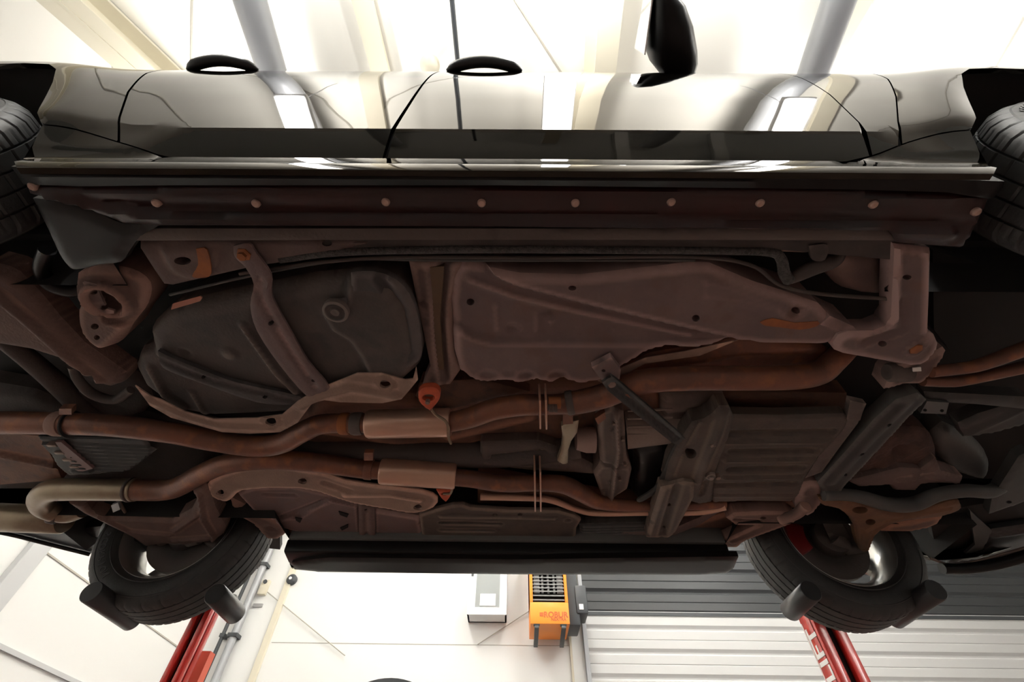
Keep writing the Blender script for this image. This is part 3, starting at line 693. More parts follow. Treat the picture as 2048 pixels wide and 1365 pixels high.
# mud guard
panel('mud_guard', [(58,400),(113,407),(191,431),(239,451),(308,453),(301,462),(273,479),(253,506),(236,528),(191,534),(164,541),(140,543),(128,534),(113,513),(88,460)], .885, mat('smooth_black_guard', (.013,.0135,.0135), .42), CAR, thick=.02, edge=(.02,.01), rounded=3,
      feats=[('step',[(110,400),(150,415),(300,440),(300,380),(100,380)],-.006,.01)])
# near side rail
rl = panel('rail_plate', [(277,480),(400,479),(700,480),(760,486),(700,500),(650,513),(533,532),(492,539),(342,573),(325,571),(308,547),(277,499)], .925, M['dust'], CAR, thick=.05, edge=(.012,.008),
      holes=[(371,517,17,8),(654,487,10,6)], feats=[('step',[(328,496),(418,492),(420,550),(402,556),(370,552),(345,536)],.012,.014),('ring',(487,512),.022,.006,.002)], res=.010)
panel('rust_patch', [(392,498),(414,500),(422,548),(404,556),(384,553),(396,530)], .9105, M['rusth'], rl, thick=.004, rounded=3)
MB().lathe([(.01,.013),(0,.013),(-.006,.010),(-.007,.0001)], PZ(487,512,.912), 'Z', 6).build('bolt', M['rusth'], rl)
# lines and hoses along the sill
pipe('brake_hose', [(560,520,.93,7),(680,505,.93,8),(900,499,.93,8),(1200,500,.93,8),(1450,502,.93,8),(1540,505,.93,9),(1562,518,.93,10),(1568,545,.93,11),(1578,562,.93,11)], mat('braided_hose', (.05,.046,.044), .7, bump=1.0, bscale=260, base2=(.085,.078,.074), nscale=120, lo=.45, hi=.5), CAR)
pipe('fuel_line', [(480,548,.945,4),(640,525,.94,4),(800,515,.94,4),(1100,516,.94,4),(1380,514,.94,4),(1500,530,.94,4),(1560,570,.94,4),(1640,588,.94,4),(1775,598,.94,4)], M['dark'], CAR)
pipe('fuel_line', [(340,590,.945,3),(520,548,.94,3),(700,520,.94,3),(900,521,.94,3),(1390,521,.95,3)], M['rail'], CAR)
pipe('heater_hose', [(1578,560,.94,10),(1600,548,.94,14),(1630,535,.94,15),(1665,522,.95,15),(1680,505,.96,13)], M['dark'], CAR)
panel('rail_section', [(1560,483),(1770,482),(1768,510),(1620,508),(1567,506)], .935, M['shield'], CAR, thick=.03, edge=(.01,.006), feats=[('dim',(1635,497),.02,-.02)])
panel('firewall_bulge', [(1675,520),(1720,508),(1775,512),(1785,580),(1770,600),(1700,590),(1670,560)], .985, M['dust'], CAR, thick=.05, edge=(.05,.04), rounded=3, res=.012)
panel('hose_clip', [(1618,492),(1655,490),(1650,520),(1625,520)], .925, M['dark'], CAR, rounded=3, thick=.01)

# ---- fuel tank
TK = panel('fuel_tank', [(297,655),(321,632),(342,619),(376,605),(478,583),(547,569),(632,552),(700,546),(748,545),(793,562),(820,591),(836,639),(846,690),(838,735),(800,765),(700,770),(640,800),(595,832),(513,837),(427,840),(376,832),(328,812),(280,776),(260,738),(268,712),(298,700),(305,690)], .955, M['tank'], CAR, thick=.12, edge=(.045,.045), res=.008,
      feats=[('step',[(297,640),(342,600),(700,530),(860,560),(860,700),(790,770),(620,800),(410,748),(308,703)],.022,.03),
             ('step',[(700,530),(760,540),(830,590),(860,700),(840,760),(748,745),(728,700),(706,668),(672,648),(650,610),(700,590)],.014,.012),
             ('dim',(379,697),.016,-.012),('dim',(467,697),.026,.012),('rib',[(494,640),(560,735),(600,775)],.012,.010),('rib',[(555,620),(610,715),(650,770)],.010,-.008),
             ('rib',[(385,785),(410,828)],.012,.007),('rib',[(300,735),(330,790),(370,815)],.014,.01)])
MB().lathe([(.01,.032),(-.006,.032),(-.009,.026),(-.004,.022),(-.004,.014),(-.009,.010),(-.009,.0001)], PZ(672,622,.912), 'Z', 32).build('drain_plug', M['tank'], TK)
panel('tank_guard', [(700,548),(745,546),(790,562),(818,592),(836,640),(842,700),(838,724),(802,750),(786,748),(781,733),(741,729),(730,690),(716,658),(692,653),(668,655),(648,642),(642,622),(656,602),(697,598)], .921, M['tankd'], TK, thick=.02, edge=(.010,.008), res=.008, rounded=2, feats=[('rib',[(760,560),(800,620),(812,700)],.02,-.008)])
def strap(name, o, z, m, par, feats=(), holes=(), th=.006, rounded=3, res=.010, edge=(.006,.004)):
    return panel(name, o, z, m, par, thick=th, feats=feats, holes=holes, rounded=rounded, res=res, edge=edge)
st = strap('tank_strap', [(465,494),(496,489),(511,509),(540,550),(542,591),(556,622),(583,670),(615,725),(658,778),(635,792),(612,794),(560,735),(513,665),(499,612),(506,571),(489,537),(468,516)], .908, M['mauve'], TK,
      feats=[('rib',[(520,560),(522,600),(560,670),(630,778)],.010,-.005)], holes=[(541,648,5,4),(625,765,4,3)])
for q in ((487,510),): MB().lathe([(.004,.016),(0,.016),(-.004,.010),(-.012,.010),(-.012,.0001)], PZ(*q, .905), 'Z', 6).build('bolt', M['rusth'], TK)
strap('tank_strap', [(314,704),(342,718),(410,745),(478,769),(598,795),(584,811),(513,807),(410,772),(342,747),(320,732)], .915, M['tankd'], TK, feats=[('rib',[(325,722),(410,758),(590,803)],.008,-.005)], holes=[(405,757,4,3),(530,795,5,3)], th=.012)
panel('label_tag', [(345,608),(400,593),(404,596),(400,603),(342,620)], .915, mat('terracotta_tag', (.45,.18,.12), .6), TK, thick=.003)
panel('heat_shield', [(270,772),(301,793),(321,800),(369,824),(427,839),(513,837),(564,830),(595,803),(639,777),(700,753),(714,747),(762,747),(810,760),(826,758),(832,735),(836,760),(818,782),(803,799),(765,807),(680,805),(649,801),(625,806),(595,846),(560,865),(500,868),(444,865),(342,836),(300,812)], .915, M['shield'], CAR, thick=.004, res=.010,
      holes=[(543,842,11,8),(771,767,11,8)], feats=[('ring',(543,842),.018,.006,.006),('ring',(771,767),.019,.006,.006),('rib',[(600,812),(645,788),(700,775),(790,790)],.02,.008),('rib',[(300,800),(370,832),(440,852),(540,855)],.012,.006)])

# ---- rear suspension, near side
panel('trailing_arm', [(-40,535),(0,545),(20,555),(68,603),(102,644),(154,698),(239,757),(240,774),(219,781),(191,771),(184,750),(147,733),(60,706),(-40,690)], .93, M['arm'], CAR, thick=.05, edge=(.03,.03),
      feats=[('rib',[(0,590),(60,640),(150,722),(195,758)],.024,.014),('dim',(178,742),.016,.008)], res=.009)
pipe('stabiliser_hose', [(145,733,.96,8),(158,762,.96,9),(185,788,.96,10),(230,800,.96,9),(262,780,.97,8)], M['dark'], CAR)
pipe('air_hose', [(95,500,.97,14),(84,535,.97,14),(100,568,.97,14),(140,582,.97,13),(170,575,.98,12)], M['black'], CAR)
bm_ = panel('arm_mounting', [(148,552),(191,538),(255,543),(294,571),(290,612),(262,650),(239,686),(205,697),(171,672),(157,639),(159,600),(147,575)], .935, M['arm'], CAR, thick=.09, edge=(.02,.015), rounded=3, res=.008,
      feats=[('ring',(219,598),.044,.012,.022),('dim',(219,598),.034,-.030),('step',[(155,570),(190,560),(215,640),(260,650),(205,700),(165,680)],.012,.01)], holes=[(196,648,8,6),(200,670,6,5)])
MB().lathe([(.02,.012),(0,.012),(-.006,.009),(-.007,.0001)], PZ(190,603,.925), 'Z', 6).build('bolt', M['boltg'], bm_)
panel('cam_plate', [(165,565),(192,572),(213,618),(228,622),(228,628),(198,628),(180,598)], .918, M['dust'], bm_, thick=.006, holes=[(187,584,8,6),(207,616,7,5)])
panel('rear_crossmember', [(150,760),(250,740),(300,800),(260,840),(150,830)], 1.03, M['dark'], CAR, thick=.04, edge=(.03,.02), rounded=3)
pipe('drive_shaft', [(-40,640,1.03,18),(60,720,1.03,18),(140,790,1.03,20),(180,830,1.03,24)], M['dark'], CAR)
panel('rear_floor_panel', [(-60,862),(80,872),(112,930),(124,960),(60,965),(-60,975)], .985, M['rustd'], CAR, thick=.05, feats=[('rib',[(-40,900),(110,930)],.02,.012)])
panel('spare_wheel_well', [(-60,770),(60,790),(150,830),(260,828),(420,870),(420,985),(120,985),(-60,985)], 1.06, M['dark'], CAR, thick=.05, edge=(.05,.03))
cn = panel('charcoal_canister', [(73,876),(284,879),(312,902),(260,940),(198,950),(137,953),(112,932),(89,889)], .955, M['rail'], CAR, thick=.06, edge=(.006,.006), res=.006,
      feats=[('rib',[(150,y),(300,y+6)],.0035,.006) for y in range(888, 944, 7)]+[('step',[(85,885),(120,885),(190,940),(150,948)],.010,.004)])
for x, y in ((105,893),(120,908),(136,922),(150,936)): 
    c = PZ(x, y, .938); MB().box((c[0]-.02, c[1]-.006, c[2]), (c[0]+.012, c[1]+.006, c[2]+.02)).build('terminal', M['boltg'], cn, bevel=.002)
panel('canister_cover', [(110,885),(122,885),(186,938),(160,945),(150,940)], .94, mat('dull_pink_clip', (.20,.12,.11), .5), cn, thick=.01)

# ---- centre tunnel and floor sections
panel('tunnel_shield', [(560,868),(640,800),(700,790),(830,800),(880,768),(1190,765),(1260,760),(1330,790),(1330,860),(1200,870),(1120,900),(960,890),(900,930),(640,900)], 1.04, M['rustd'], CAR, thick=.05, edge=(.04,.03),
      feats=[('rib',[(860,800),(1060,790)],.03,.012),('rib',[(640,860),(900,900)],.02,.01),('rib',[(900,870),(1060,830)],.04,.015)], res=.016)
panel('tunnel_lining', [(1240,742),(1300,712),(1400,695),(1480,680),(1560,684),(1640,688),(1672,710),(1640,745),(1500,752),(1300,760)], 1.005, M['rust'], CAR, thick=.03, edge=(.02,.015), res=.014, feats=[('rib',[(1260,750),(1480,705),(1620,700)],.008,.006)])
panel('tunnel_edge', [(1195,762),(1240,738),(1290,716),(1370,703),(1480,679),(1400,712),(1290,728),(1210,770)], .985, M['shield'], CAR, thick=.003)
FP = panel('floor_section', [(902,600),(905,560),(926,526),(988,533),(1039,543),(1158,546),(1260,535),(1380,521),(1416,522),(1502,559),(1570,580),(1632,602),(1660,632),(1707,653),(1683,668),(1632,684),(1519,682),(1478,677),(1395,693),(1330,691),(1295,699),(1240,733),(1205,757),(1160,765),(1128,756),(1105,764),(1073,757),(1045,765),(1010,758),(975,764),(947,757),(920,738),(909,700)], .955, M['mauve'], CAR, thick=.10, edge=(.018,.016), res=.010,
      feats=[('step',[(1000,553),(1032,567),(1200,610),(1380,652),(1480,674),(1632,690),(1720,660),(1640,590),(1500,545),(1400,500),(1150,530),(960,520)],.022,.008),
             ('step',[(895,660),(919,653),(950,670),(988,679),(1100,679),(1380,681),(1480,684),(1300,720),(1200,790),(900,790)],.014,.014),
             ('rib',[(940,560),(1030,592),(1200,632),(1380,668)],.012,.006),
             ('dim',(1025,660),.018,-.010),('dim',(1102,631),.018,-.010),('dim',(1017,741),.013,-.008),('dim',(977,750),.030,-.012),('dim',(1052,750),.026,-.012),('dim',(1114,750),.028,-.012),
             ('ring',(941,603),.012,.006,.003),('rib',[(990,610),(993,660)],.008,.003),('rib',[(1085,630),(1085,670)],.008,-.004),('step',[(1085,628),(1220,640),(1218,668),(1085,668)],-.004,.010),
             ('dim',(1584,614),.022,-.010),('step',[(1395,545),(1460,560),(1560,600),(1560,625),(1480,600),(1395,590)],.004,.01)],
      holes=[(941,603,8,7),(1143,567,8,5),(1387,627,8,7),(1586,615,8,6)])
panel('rust_patch', [(1520,645),(1545,637),(1590,646),(1636,643),(1634,653),(1600,660),(1560,655),(1530,652)], .9315, M['rusth'], FP, thick=.006, rounded=2)
panel('flaked_patch', [(1417,582),(1430,574),(1443,578),(1440,588),(1430,591)], .9315, M['dark'], FP, thick=.006)
panel('floor_crossmember', [(817,526),(926,526),(914,578),(903,605),(908,708),(921,742),(900,772),(844,775),(860,735)], .965, M['dust'], CAR, thick=.06, edge=(.01,.008), res=.010,
      feats=[('rib',[(888,530),(880,650),(890,760)],.016,-.010),('rib',[(853,530),(868,700),(878,770)],.010,.004),('dim',(845,609),.012,-.01),('dim',(849,645),.010,-.006)])
panel('drain_channel', [(858,535),(888,533),(880,640),(888,740),(868,740),(866,640)], .962, mat('yellow_stained_steel', (.13,.085,.050), .65, bump=.2, base2=(.16,.095,.05)), CAR, thick=.02)
panel('rear_tunnel_wall', [(840,772),(960,765),(1000,775),(1060,790),(960,810),(880,830),(830,800)], 1.0, M['shield'] if 0 else M['rustd'], CAR, thick=.05, edge=(.02,.015))

# ---- gearbox, transfer case
GB = MB().tube([PZ(1250,850,1.05), PZ(1330,845,1.04), PZ(1420,840,1.04)], [.085,.075,.07], 28).build('gearbox', M['cool'], CAR)
for y in (822,838,854,870,886):
    MB().tube([PZ(1255,y,.975), PZ(1345,y-3,.975)], .004, 8).build('casting_rib', M['cool'], GB)
TC = panel('transfer_case', [(1196,825),(1222,818),(1249,830),(1252,870),(1254,916),(1265,945),(1257,980),(1230,998),(1205,1000),(1187,951),(1202,930),(1197,880)], .965, M['cool'], CAR, thick=.12, edge=(.014,.016), res=.008,
      feats=[('rib',[(1232,830),(1236,900),(1222,995)],.008,.014),('dim',(1222,860),.008,.01),('dim',(1226,935),.008,.01),('dim',(1217,965),.008,.01),('rib',[(1195,930),(1260,935)],.010,-.008)])
for q in ((1228,848),(1246,880),(1240,960),(1207,985),(1250,930)): MB().lathe([(.01,.006),(-.004,.006),(-.004,.0001)], PZ(*q,.955), 'Z', 6).build('bolt', M['boltg'], TC)
MB().lathe([(-.035,.0001),(-.035,.035),(.0,.045),(.03,.045),(.03,.0001)], PZ(1172,880,.99), 'X', 28).build('drive_flange', M['dust'], TC)
panel('output_casing', [(960,892),(1076,889),(1110,900),(1140,912),(1193,940),(1195,953),(1130,948),(1064,945),(1000,938),(960,932)], .985, M['cool'], CAR, thick=.08, edge=(.02,.02), res=.010, feats=[('rib',[(985,915),(1090,905)],.010,-.008),('rib',[(960,925),(1130,935)],.008,.006),('dim',(1081,903),.008,-.01)])
pipe('propeller_shaft', [(560,905,1.03,26),(760,905,1.03,28),(960,908,1.03,28),(1060,905,1.02,26),(1160,895,1.02,22)], M['dark'], CAR)
panel('foil_wrap', [(1123,857),(1140,848),(1158,845),(1155,869),(1143,886),(1137,904),(1136,930),(1125,932),(1115,926),(1123,904),(1126,881)], .95, M['foil'], CAR, thick=.02, edge=(.01,.008), res=.007)
panel('bell_housing', [(1325,800),(1440,795),(1445,815),(1380,850),(1360,880),(1340,870),(1325,840)], 1.0, M['cool'], CAR, thick=.06, edge=(.03,.03), rounded=3, feats=[('rib',[(1330,820),(1430,810)],.01,.008)])
panel('engine_sump', [(1440,790),(1700,795),(1700,830),(1460,835)], 1.03, M['rustd'], CAR, thick=.06, edge=(.02,.02), feats=[('dim',(1620,808),.010,.012),('dim',(1550,810),.010,.010)])
# black wiring lump between gearbox and crossmember
panel('wiring_loom', [(1265,900),(1320,890),(1350,900),(1345,950),(1320,985),(1280,1006),(1262,985),(1270,940)], 1.0, M['black'], CAR, thick=.08, edge=(.04,.04), rounded=3)

# ---- skid plate, crossmember, braces
panel('skid_plate', [(1455,832),(1560,834),(1690,831),(1704,840),(1690,862),(1660,895),(1640,915),(1612,958),(1600,990),(1584,1006),(1500,1004),(1427,1007),(1423,990),(1434,925),(1441,880)], .935, M['skid'], CAR, thick=.03, edge=(.010,.008), res=.008,
      feats=[('rib',[(1462,y),(x,y-3)],.018,-.016) for y, x in ((868,1665),(905,1632),(940,1605))]+[('rib',[(1450,y+15),(x,y+13)],.012,.009) for y, x in ((868,1660),(905,1625),(940,1600))]+[('rib',[(1435,972),(1590,968)],.016,-.014),('rib',[(1428,992),(1586,992)],.006,.004)])
panel('plate_edge', [(1703,804),(1735,811),(1718,850),(1680,900),(1645,948),(1612,960),(1640,915),(1662,893),(1692,858)], .93, M['cool'], CAR, thick=.02, edge=(.006,.006), feats=[('dim',(1720,835),.012,.01),('dim',(1655,920),.010,-.008)])
CM = panel('gearbox_crossmember', [(1358,892),(1372,868),(1386,848),(1410,842),(1427,831),(1440,816),(1460,816),(1470,838),(1458,880),(1444,916),(1432,948),(1426,1006),(1398,1010),(1380,1006),(1369,973),(1330,968),(1339,930)], .925, M['dust'] if 0 else M['skid'], CAR, thick=.05, edge=(.010,.010), res=.008,
      feats=[('rib',[(1446,825),(1432,870),(1410,920),(1396,960)],.022,.012),('rib',[(1400,850),(1372,900),(1350,955)],.010,-.006),('dim',(1383,907),.014,-.016),('rib',[(1402,990),(1412,965)],.006,-.01)], holes=[(1382,908,11,10)])
for q in ((1425,890),(1436,955)): MB().lathe([(.01,.009),(-.006,.009),(-.006,.0001)], PZ(*q,.915), 'Z', 6).build('bolt', M['boltg'], CM)
MB().lathe([(.006,.018),(-.004,.016),(-.006,.010),(-.012,.008),(-.012,.0001)], PZ(1421,953,.918), 'Z', 20).build('stud', M['cool'], CM)
strap('crossmember_flange', [(1354,884),(1365,886),(1344,930),(1332,965),(1322,982),(1285,1006),(1275,1002),(1308,980),(1325,950),(1338,915)], .935, M['rail'], CM)
panel('support_channel', [(1322,977),(1345,972),(1369,966),(1389,969),(1388,998),(1352,1066),(1340,1077),(1293,1077),(1304,1033)], .905, M['skid'], CAR, thick=.04, edge=(.006,.006), res=.008,
      feats=[('rib',[(1355,975),(1325,1072)],.020,-.012),('rib',[(1330,980),(1300,1070)],.006,.003)], holes=[(1330,1062,3,2),(1340,1018,4,3)])
BR = panel('brace_bar', [(1210,762),(1222,755),(1236,762),(1360,868),(1366,880),(1358,888),(1344,886),(1216,782)], .895, M['rail'], CAR, thick=.010, rounded=2, res=.008, feats=[('rib',[(1226,772),(1352,878)],.013,-.010)])
MB().lathe([(.008,.012),(-.003,.012),(-.005,.0001)], PZ(1223,769,.90), 'Z', 20).build('bolt', M['boltg'], BR)
panel('brace_bracket', [(1184,737),(1223,717),(1242,742),(1240,760),(1216,778),(1205,765)], .912, M['mauve'], CAR, thick=.02, edge=(.005,.004), holes=[(1207,742,4,3)])
pipe('cooler_pipe', [(961,994,.95,7),(1061,996,.95,7),(1105,1001,.95,7),(1149,1018,.95,6),(1193,1027,.95,6),(1296,1026,.95,6),(1398,1024,.95,7),(1450,1013,.95,8)], M['can'], CAR)
strap('lower_rail', [(1150,1082),(1240,1069),(1295,1062),(1340,1062),(1400,1037),(1447,1010),(1452,1018),(1400,1052),(1345,1075),(1240,1084),(1156,1092)], .955, M['dust'], CAR, rounded=0, holes=[(1241,1076,6,3)], th=.02)
panel('oil_cooler', [(1158,1048),(1296,1044),(1290,1066),(1161,1073)], .965, M['rail'], CAR, thick=.03, res=.006, feats=[('rib',[(1166,y),(1288,y-3)],.004,.008) for y in (1052,1057,1062,1067)])
panel('outer_floor_section', [(1150,1086),(1300,1074),(1450,1030),(1492,1040),(1500,1080),(1475,1098),(1150,1100)], .99, M['rustd'], CAR, thick=.05, edge=(.02,.01))
panel('inner_floor_section', [(955,955),(1200,1000),(1450,1015),(1450,1045),(1300,1070),(1150,1080),(1120,1030),(955,1010)], 1.03, M['rustd'], CAR, thick=.05, edge=(.02,.01))
# ribbed heat shield and second tank half, far side
panel('ribbed_shield', [(838,1033),(872,1021),(905,1013),(925,1012),(940,1018),(1020,1023),(1117,1024),(1149,1033),(1162,1043),(1153,1058),(1150,1090),(1105,1094),(1067,1104),(1026,1107),(940,1107),(856,1106),(847,1093)], .945, M['skid'], CAR, thick=.012, edge=(.008,.006), res=.007,
      feats=[('rib',[(882,y),(x,y+2)],.011,-.017) for y, x in ((1047,1000),(1061,985),(1076,1118),(1092,1090))]+[('rib',[(880,1032),(1110,1036)],.006,.008),('dim',(1136,1042),.014,-.014)], holes=[(1040,1030,5,2.5),(990,1030,5,2.5)])
T2 = panel('fuel_tank_saddle', [(472,988),(500,978),(537,976),(585,974),(700,1000),(749,1017),(776,1022),(841,1033),(850,1092),(786,1090),(752,1085),(718,1081),(656,1073),(639,1064),(612,1066),(564,1054),(547,1040),(503,1022)], .965, M['mauve'], CAR, thick=.08, edge=(.016,.014), res=.008,
      feats=[('step',[(750,1010),(860,1030),(860,1095),(752,1088)],.012,.008),('step',[(540,1036),(600,1033),(655,997),(716,1010),(722,1085),(550,1070)],.010,.008),('rib',[(550,1040),(655,1000)],.008,-.006),('rib',[(530,990),(590,992)],.010,-.006)])
panel('shield_slot', [(590,1036),(604,1039),(600,1047),(592,1042)], .9505, M['inner'], T2, thick=.004)
panel('shield_slot', [(677,1024),(697,1030),(694,1036),(680,1031)], .9505, M['inner'], T2, thick=.004)
panel('shield_slot', [(680,1057),(696,1050),(696,1056),(684,1062)], .9505, M['inner'], T2, thick=.004)
strap('tank_strap', [(716,1010),(749,1018),(750,1084),(718,1080)], .940, M['dust'], T2, rounded=0, feats=[('rib',[(733,1018),(734,1080)],.012,-.004)], holes=[(732,1072,4,2.5),(731,1022,3,2)])
panel('heat_shield', [(410,984),(420,962),(460,945),(503,936),(564,935),(612,943),(653,950),(690,964),(762,974),(844,984),(875,998),(866,1018),(827,1029),(776,1021),(701,1008),(639,987),(591,979),(537,979),(482,984),(465,997),(451,1006),(427,998)], .938, M['shield'], CAR, thick=.006, res=.009, rounded=2, edge=(.01,.006),
      holes=[(606,961,9,6),(441,986,8,6),(836,1014,9,6)], feats=[('ring',(606,961),.018,.006,.006),('ring',(441,986),.016,.006,.006),('ring',(836,1014),.018,.006,.006),('rib',[(690,990),(780,990),(840,1000)],.02,.008),('rib',[(650,968),(700,985)],.02,-.008)])
panel('tank_bracket', [(658,1077),(708,1084),(706,1097),(690,1100),(668,1097)], .955, M['rust'], CAR, thick=.02, edge=(.004,.004), holes=[(682,1091,8,2.5)])
bs = panel('subframe_bush', [(455,1000),(500,1022),(548,1042),(574,1060),(570,1072),(552,1082),(530,1078),(505,1052),(470,1030)], .975, M['arm'], CAR, thick=.07, edge=(.016,.016), rounded=3, feats=[('dim',(540,1058),.020,-.016)])
panel('jacking_rail', [(560,1062),(640,1064),(656,1076),(650,1084),(610,1082)], .975, M['rustd'], CAR, thick=.05, edge=(.01,.01))

# ---- exhaust system (pipe centre heights)
pipe('exhaust_pipe', [(-80,846,.945,23),(40,846,.945,23),(130,848,.945,22),(230,852,.945,22),(342,866,.945,21),(430,882,.945,21),(513,893,.945,21),(565,886,.945,21),(610,862,.945,21),(650,848,.945,20),(735,848,.945,19)], M['rust'], CAR)
pipe('exhaust_pipe', [(900,845,.945,20),(940,836,.945,21),(988,819,.945,22),(1040,811,.945,22),(1090,810,.945,21),(1120,809,.945,21),(1155,805,.945,24),(1205,793,.945,25),(1250,775,.945,26),(1300,762,.945,25),(1398,757,.945,25),(1500,757,.945,25),(1590,755,.95,25),(1640,745,.96,24),(1668,722,.98,23),(1695,695,1.01,22)], M['rust'], CAR)
pipe('exhaust_pipe', [(112,1028,.95,17),(88,1015,.95,19),(82,997,.95,21),(100,982,.95,22),(140,979,.95,22),(200,979,.95,22),(262,980,.95,22)], M['tail'], CAR)
pipe('exhaust_pipe', [(262,980,.95,21),(330,981,.95,20),(365,970,.95,20),(400,950,.95,20),(444,931,.95,20),(495,922,.95,20),(560,920,.95,20),(640,927,.95,19),(728,939,.95,18),(765,942,.95,17)], M['rust'], CAR)
pipe('exhaust_pipe', [(908,955,.95,17),(940,958,.95,17),(1002,967,.95,17),(1064,967,.95,16),(1105,967,.95,17),(1134,972,.95,18),(1164,988,.95,17),(1193,1003,.95,15),(1237,1010,.95,13),(1310,1012,.955,11),(1450,1008,.96,10)], M['rust'], CAR)
def muffler(a, b, r, z, m='can', el=1.0):
    A, B = PZ(*a, z), PZ(*b, z); ra = px2m(A, r); d = (B-A)/np.linalg.norm(B-A)
    return MB().tube([A, A+d*.001, A+d*.008, (A+B)/2, B-d*.008, B-d*.001, B], [ra*.7, ra*.92, ra, ra*1.0, ra, ra*.92, ra*.7], 32).build('resonator', M[m], CAR, angle=35)
muffler((735,849), (902,845), 29, .945)
muffler((761,943), (912,953), 26, .95)
o = muffler((-60,1033), (132,1040), 27, .97, 'tail'); o.name = 'rear_silencer'
def ring(x, y, z, r, axis_pts, m, name='clamp', w=.012):
    a, b = PZ(*axis_pts[0], z), PZ(*axis_pts[1], z); d = (b-a)/np.linalg.norm(b-a); c = PZ(x, y, z); rr = px2m(c, r)
    return MB().tube([c-d*w/2, c-d*w*.3, c+d*w*.3, c+d*w/2], [rr*.94, rr, rr, rr*.94], 28).build(name, M[m], CAR, angle=35)
ring(120,848,.945,25,((100,847),(140,848)),'arm',w=.035)
ring(142,849,.945,27,((100,847),(160,849)),'inner',w=.008)
panel('clamp_tab', [(118,818),(143,818),(143,830),(118,830)], .915, M['rust'], CAR, thick=.02)
ring(262,980,.95,24,((240,980),(290,980)),'dark',w=.010); ring(270,980,.95,23,((240,980),(290,980)),'tail',w=.012)
ring(715,848,.945,23,((700,848),(740,848)),'dark',w=.035); ring(690,848,.945,22,((680,848),(740,848)),'rusth',w=.03)
ring(738,939,.95,21,((700,937),(760,942)),'rust',w=.028); panel('clamp_tab', [(728,906),(746,906),(746,922),(728,922)], .92, M['rust'], CAR, thick=.015)
ring(112,1028,.955,20,((90,1020),(140,1032)),'dark',w=.03)
pipe('silencer_neck', [(105,1024,.955,17),(135,1030,.96,16),(165,1022,.97,14)], M['tail'], CAR)
# bolted flanges with springs
def flange(x, y0_, y1_, z, m='can'):
    a, b = PZ(x, y0_, z), PZ(x+1, y1_, z)
    MB().beam(a, b, .006, .07, (0,0,1)).build('flange', M[m], CAR, bevel=.002)
flange(1079,784,842,.935); flange(1091,783,843,.935); flange(1069,927,1008,.94); flange(1080,928,1008,.94)
q = PZ(1109,806,.915); MB().lathe([(-.018,.018),(.018,.018)], q, 'X', 20).build('spring_cup', M['redrub'] if 0 else M['rusth'], CAR)
sp = [(q[0]-.020+.026*i/72, q[1]-.0+.011*math.cos(i*2*math.pi/12), q[2]-.022+.011*math.sin(i*2*math.pi/12)) for i in range(73)]
MB().tube(sp, .0018, 6).build('coil_spring', M['dark'], CAR)
ring(1140,806,.945,25,((1125,808),(1155,803)),'dark',w=.022)
panel('flange_bracket', [(1126,822),(1146,822),(1146,848),(1126,850)], .915, M['rust'], CAR, thick=.02)
panel('sensor_bracket', [(1190,838),(1210,825),(1212,838),(1196,850)], .93, M['rust'], CAR, thick=.02)
# rubber hangers
def hanger(outl, hole, z, wire, wr=4):
    o = panel('rubber_hanger', outl, z, M['redrub'], CAR, thick=.018, edge=(.006,.006), rounded=3, res=.005, holes=hole)
    P = spline([PZ(a, b, z-.006) for a, b in wire], 6); MB().tube(P, .0045, 10).build('hanger_wire', M['tail'], o)
    return o
h1 = hanger([(836,786),(846,779),(868,778),(879,788),(878,802),(866,818),(861,824),(853,820),(838,806)], [(857,796,13,7)], .905, [(863,820),(872,830),(890,842),(897,856),(897,874),(902,888)])
MB().lathe([(.0,.007),(-.012,.007),(-.012,.0001)], PZ(856,801,.905), 'Z', 6).build('bolt', M['boltg'], h1)
hanger([(872,983),(904,982),(902,992),(893,1005),(884,1001)], [(889,989,7,3)], .93, [(886,988),(900,988),(904,978),(905,958)])

# ---- front: L bracket, joint, arms
LB = panel('subframe_bracket', [(1790,490),(1862,498),(1860,605),(1856,665),(1872,673),(1880,692),(1872,712),(1850,730),(1826,735),(1758,723),(1690,711),(1672,704),(1669,690),(1680,674),(1700,667),(1751,666),(1776,656),(1784,635),(1785,591)], .915, M['mauve'], CAR, thick=.05, edge=(.010,.010), res=.010,
      feats=[('rib',[(1808,600),(1806,660),(1730,685)],.016,-.006),('rib',[(1790,500),(1790,640)],.008,.006),('rib',[(1855,505),(1850,660)],.008,.006),('ring',(1830,697),.020,.008,.006)], holes=[(1814,555,9,5),(1765,688,9,6)])
MB().lathe([(.004,.018),(-.006,.016),(-.010,.010),(-.010,.0001)], PZ(1830,697,.915), 'Z', 6).build('bolt', M['rusth'], LB)
panel('rail_end', [(1700,668),(1640,650),(1660,632),(1707,653),(1720,668)], .93, M['mauve'], CAR, thick=.05)
jb = panel('arm_bush', [(1772,783),(1780,760),(1800,735),(1861,714),(1890,698),(1896,706),(1870,748),(1843,770),(1806,771)], .935, M['dust'], CAR, thick=.06, edge=(.010,.010), res=.008)
MB().lathe([(-.03,.0001),(-.03,.022),(-.022,.028),(.03,.028)], PZ(1795,745,.945), 'X', 24).build('bush_sleeve', M['dark'], jb)
panel('label_tag', [(1826,737),(1842,735),(1843,743),(1826,744)], .925, M['sticker'], jb, thick=.003)
pipe('control_arm', [(1862,744,.935,12),(1915,738,.935,12),(1963,729,.935,13),(2060,694,.94,15)], M['rust'], CAR)
pipe('control_arm', [(1845,762,.945,11),(1895,764,.94,11),(1935,760,.94,11),(2060,732,.945,13)], M['rust'], CAR)
panel('wheel_arch_wall', [(1865,500),(2060,560),(2060,640),(1900,700),(1868,660)], 1.07, M['inner'], CAR, thick=.04)
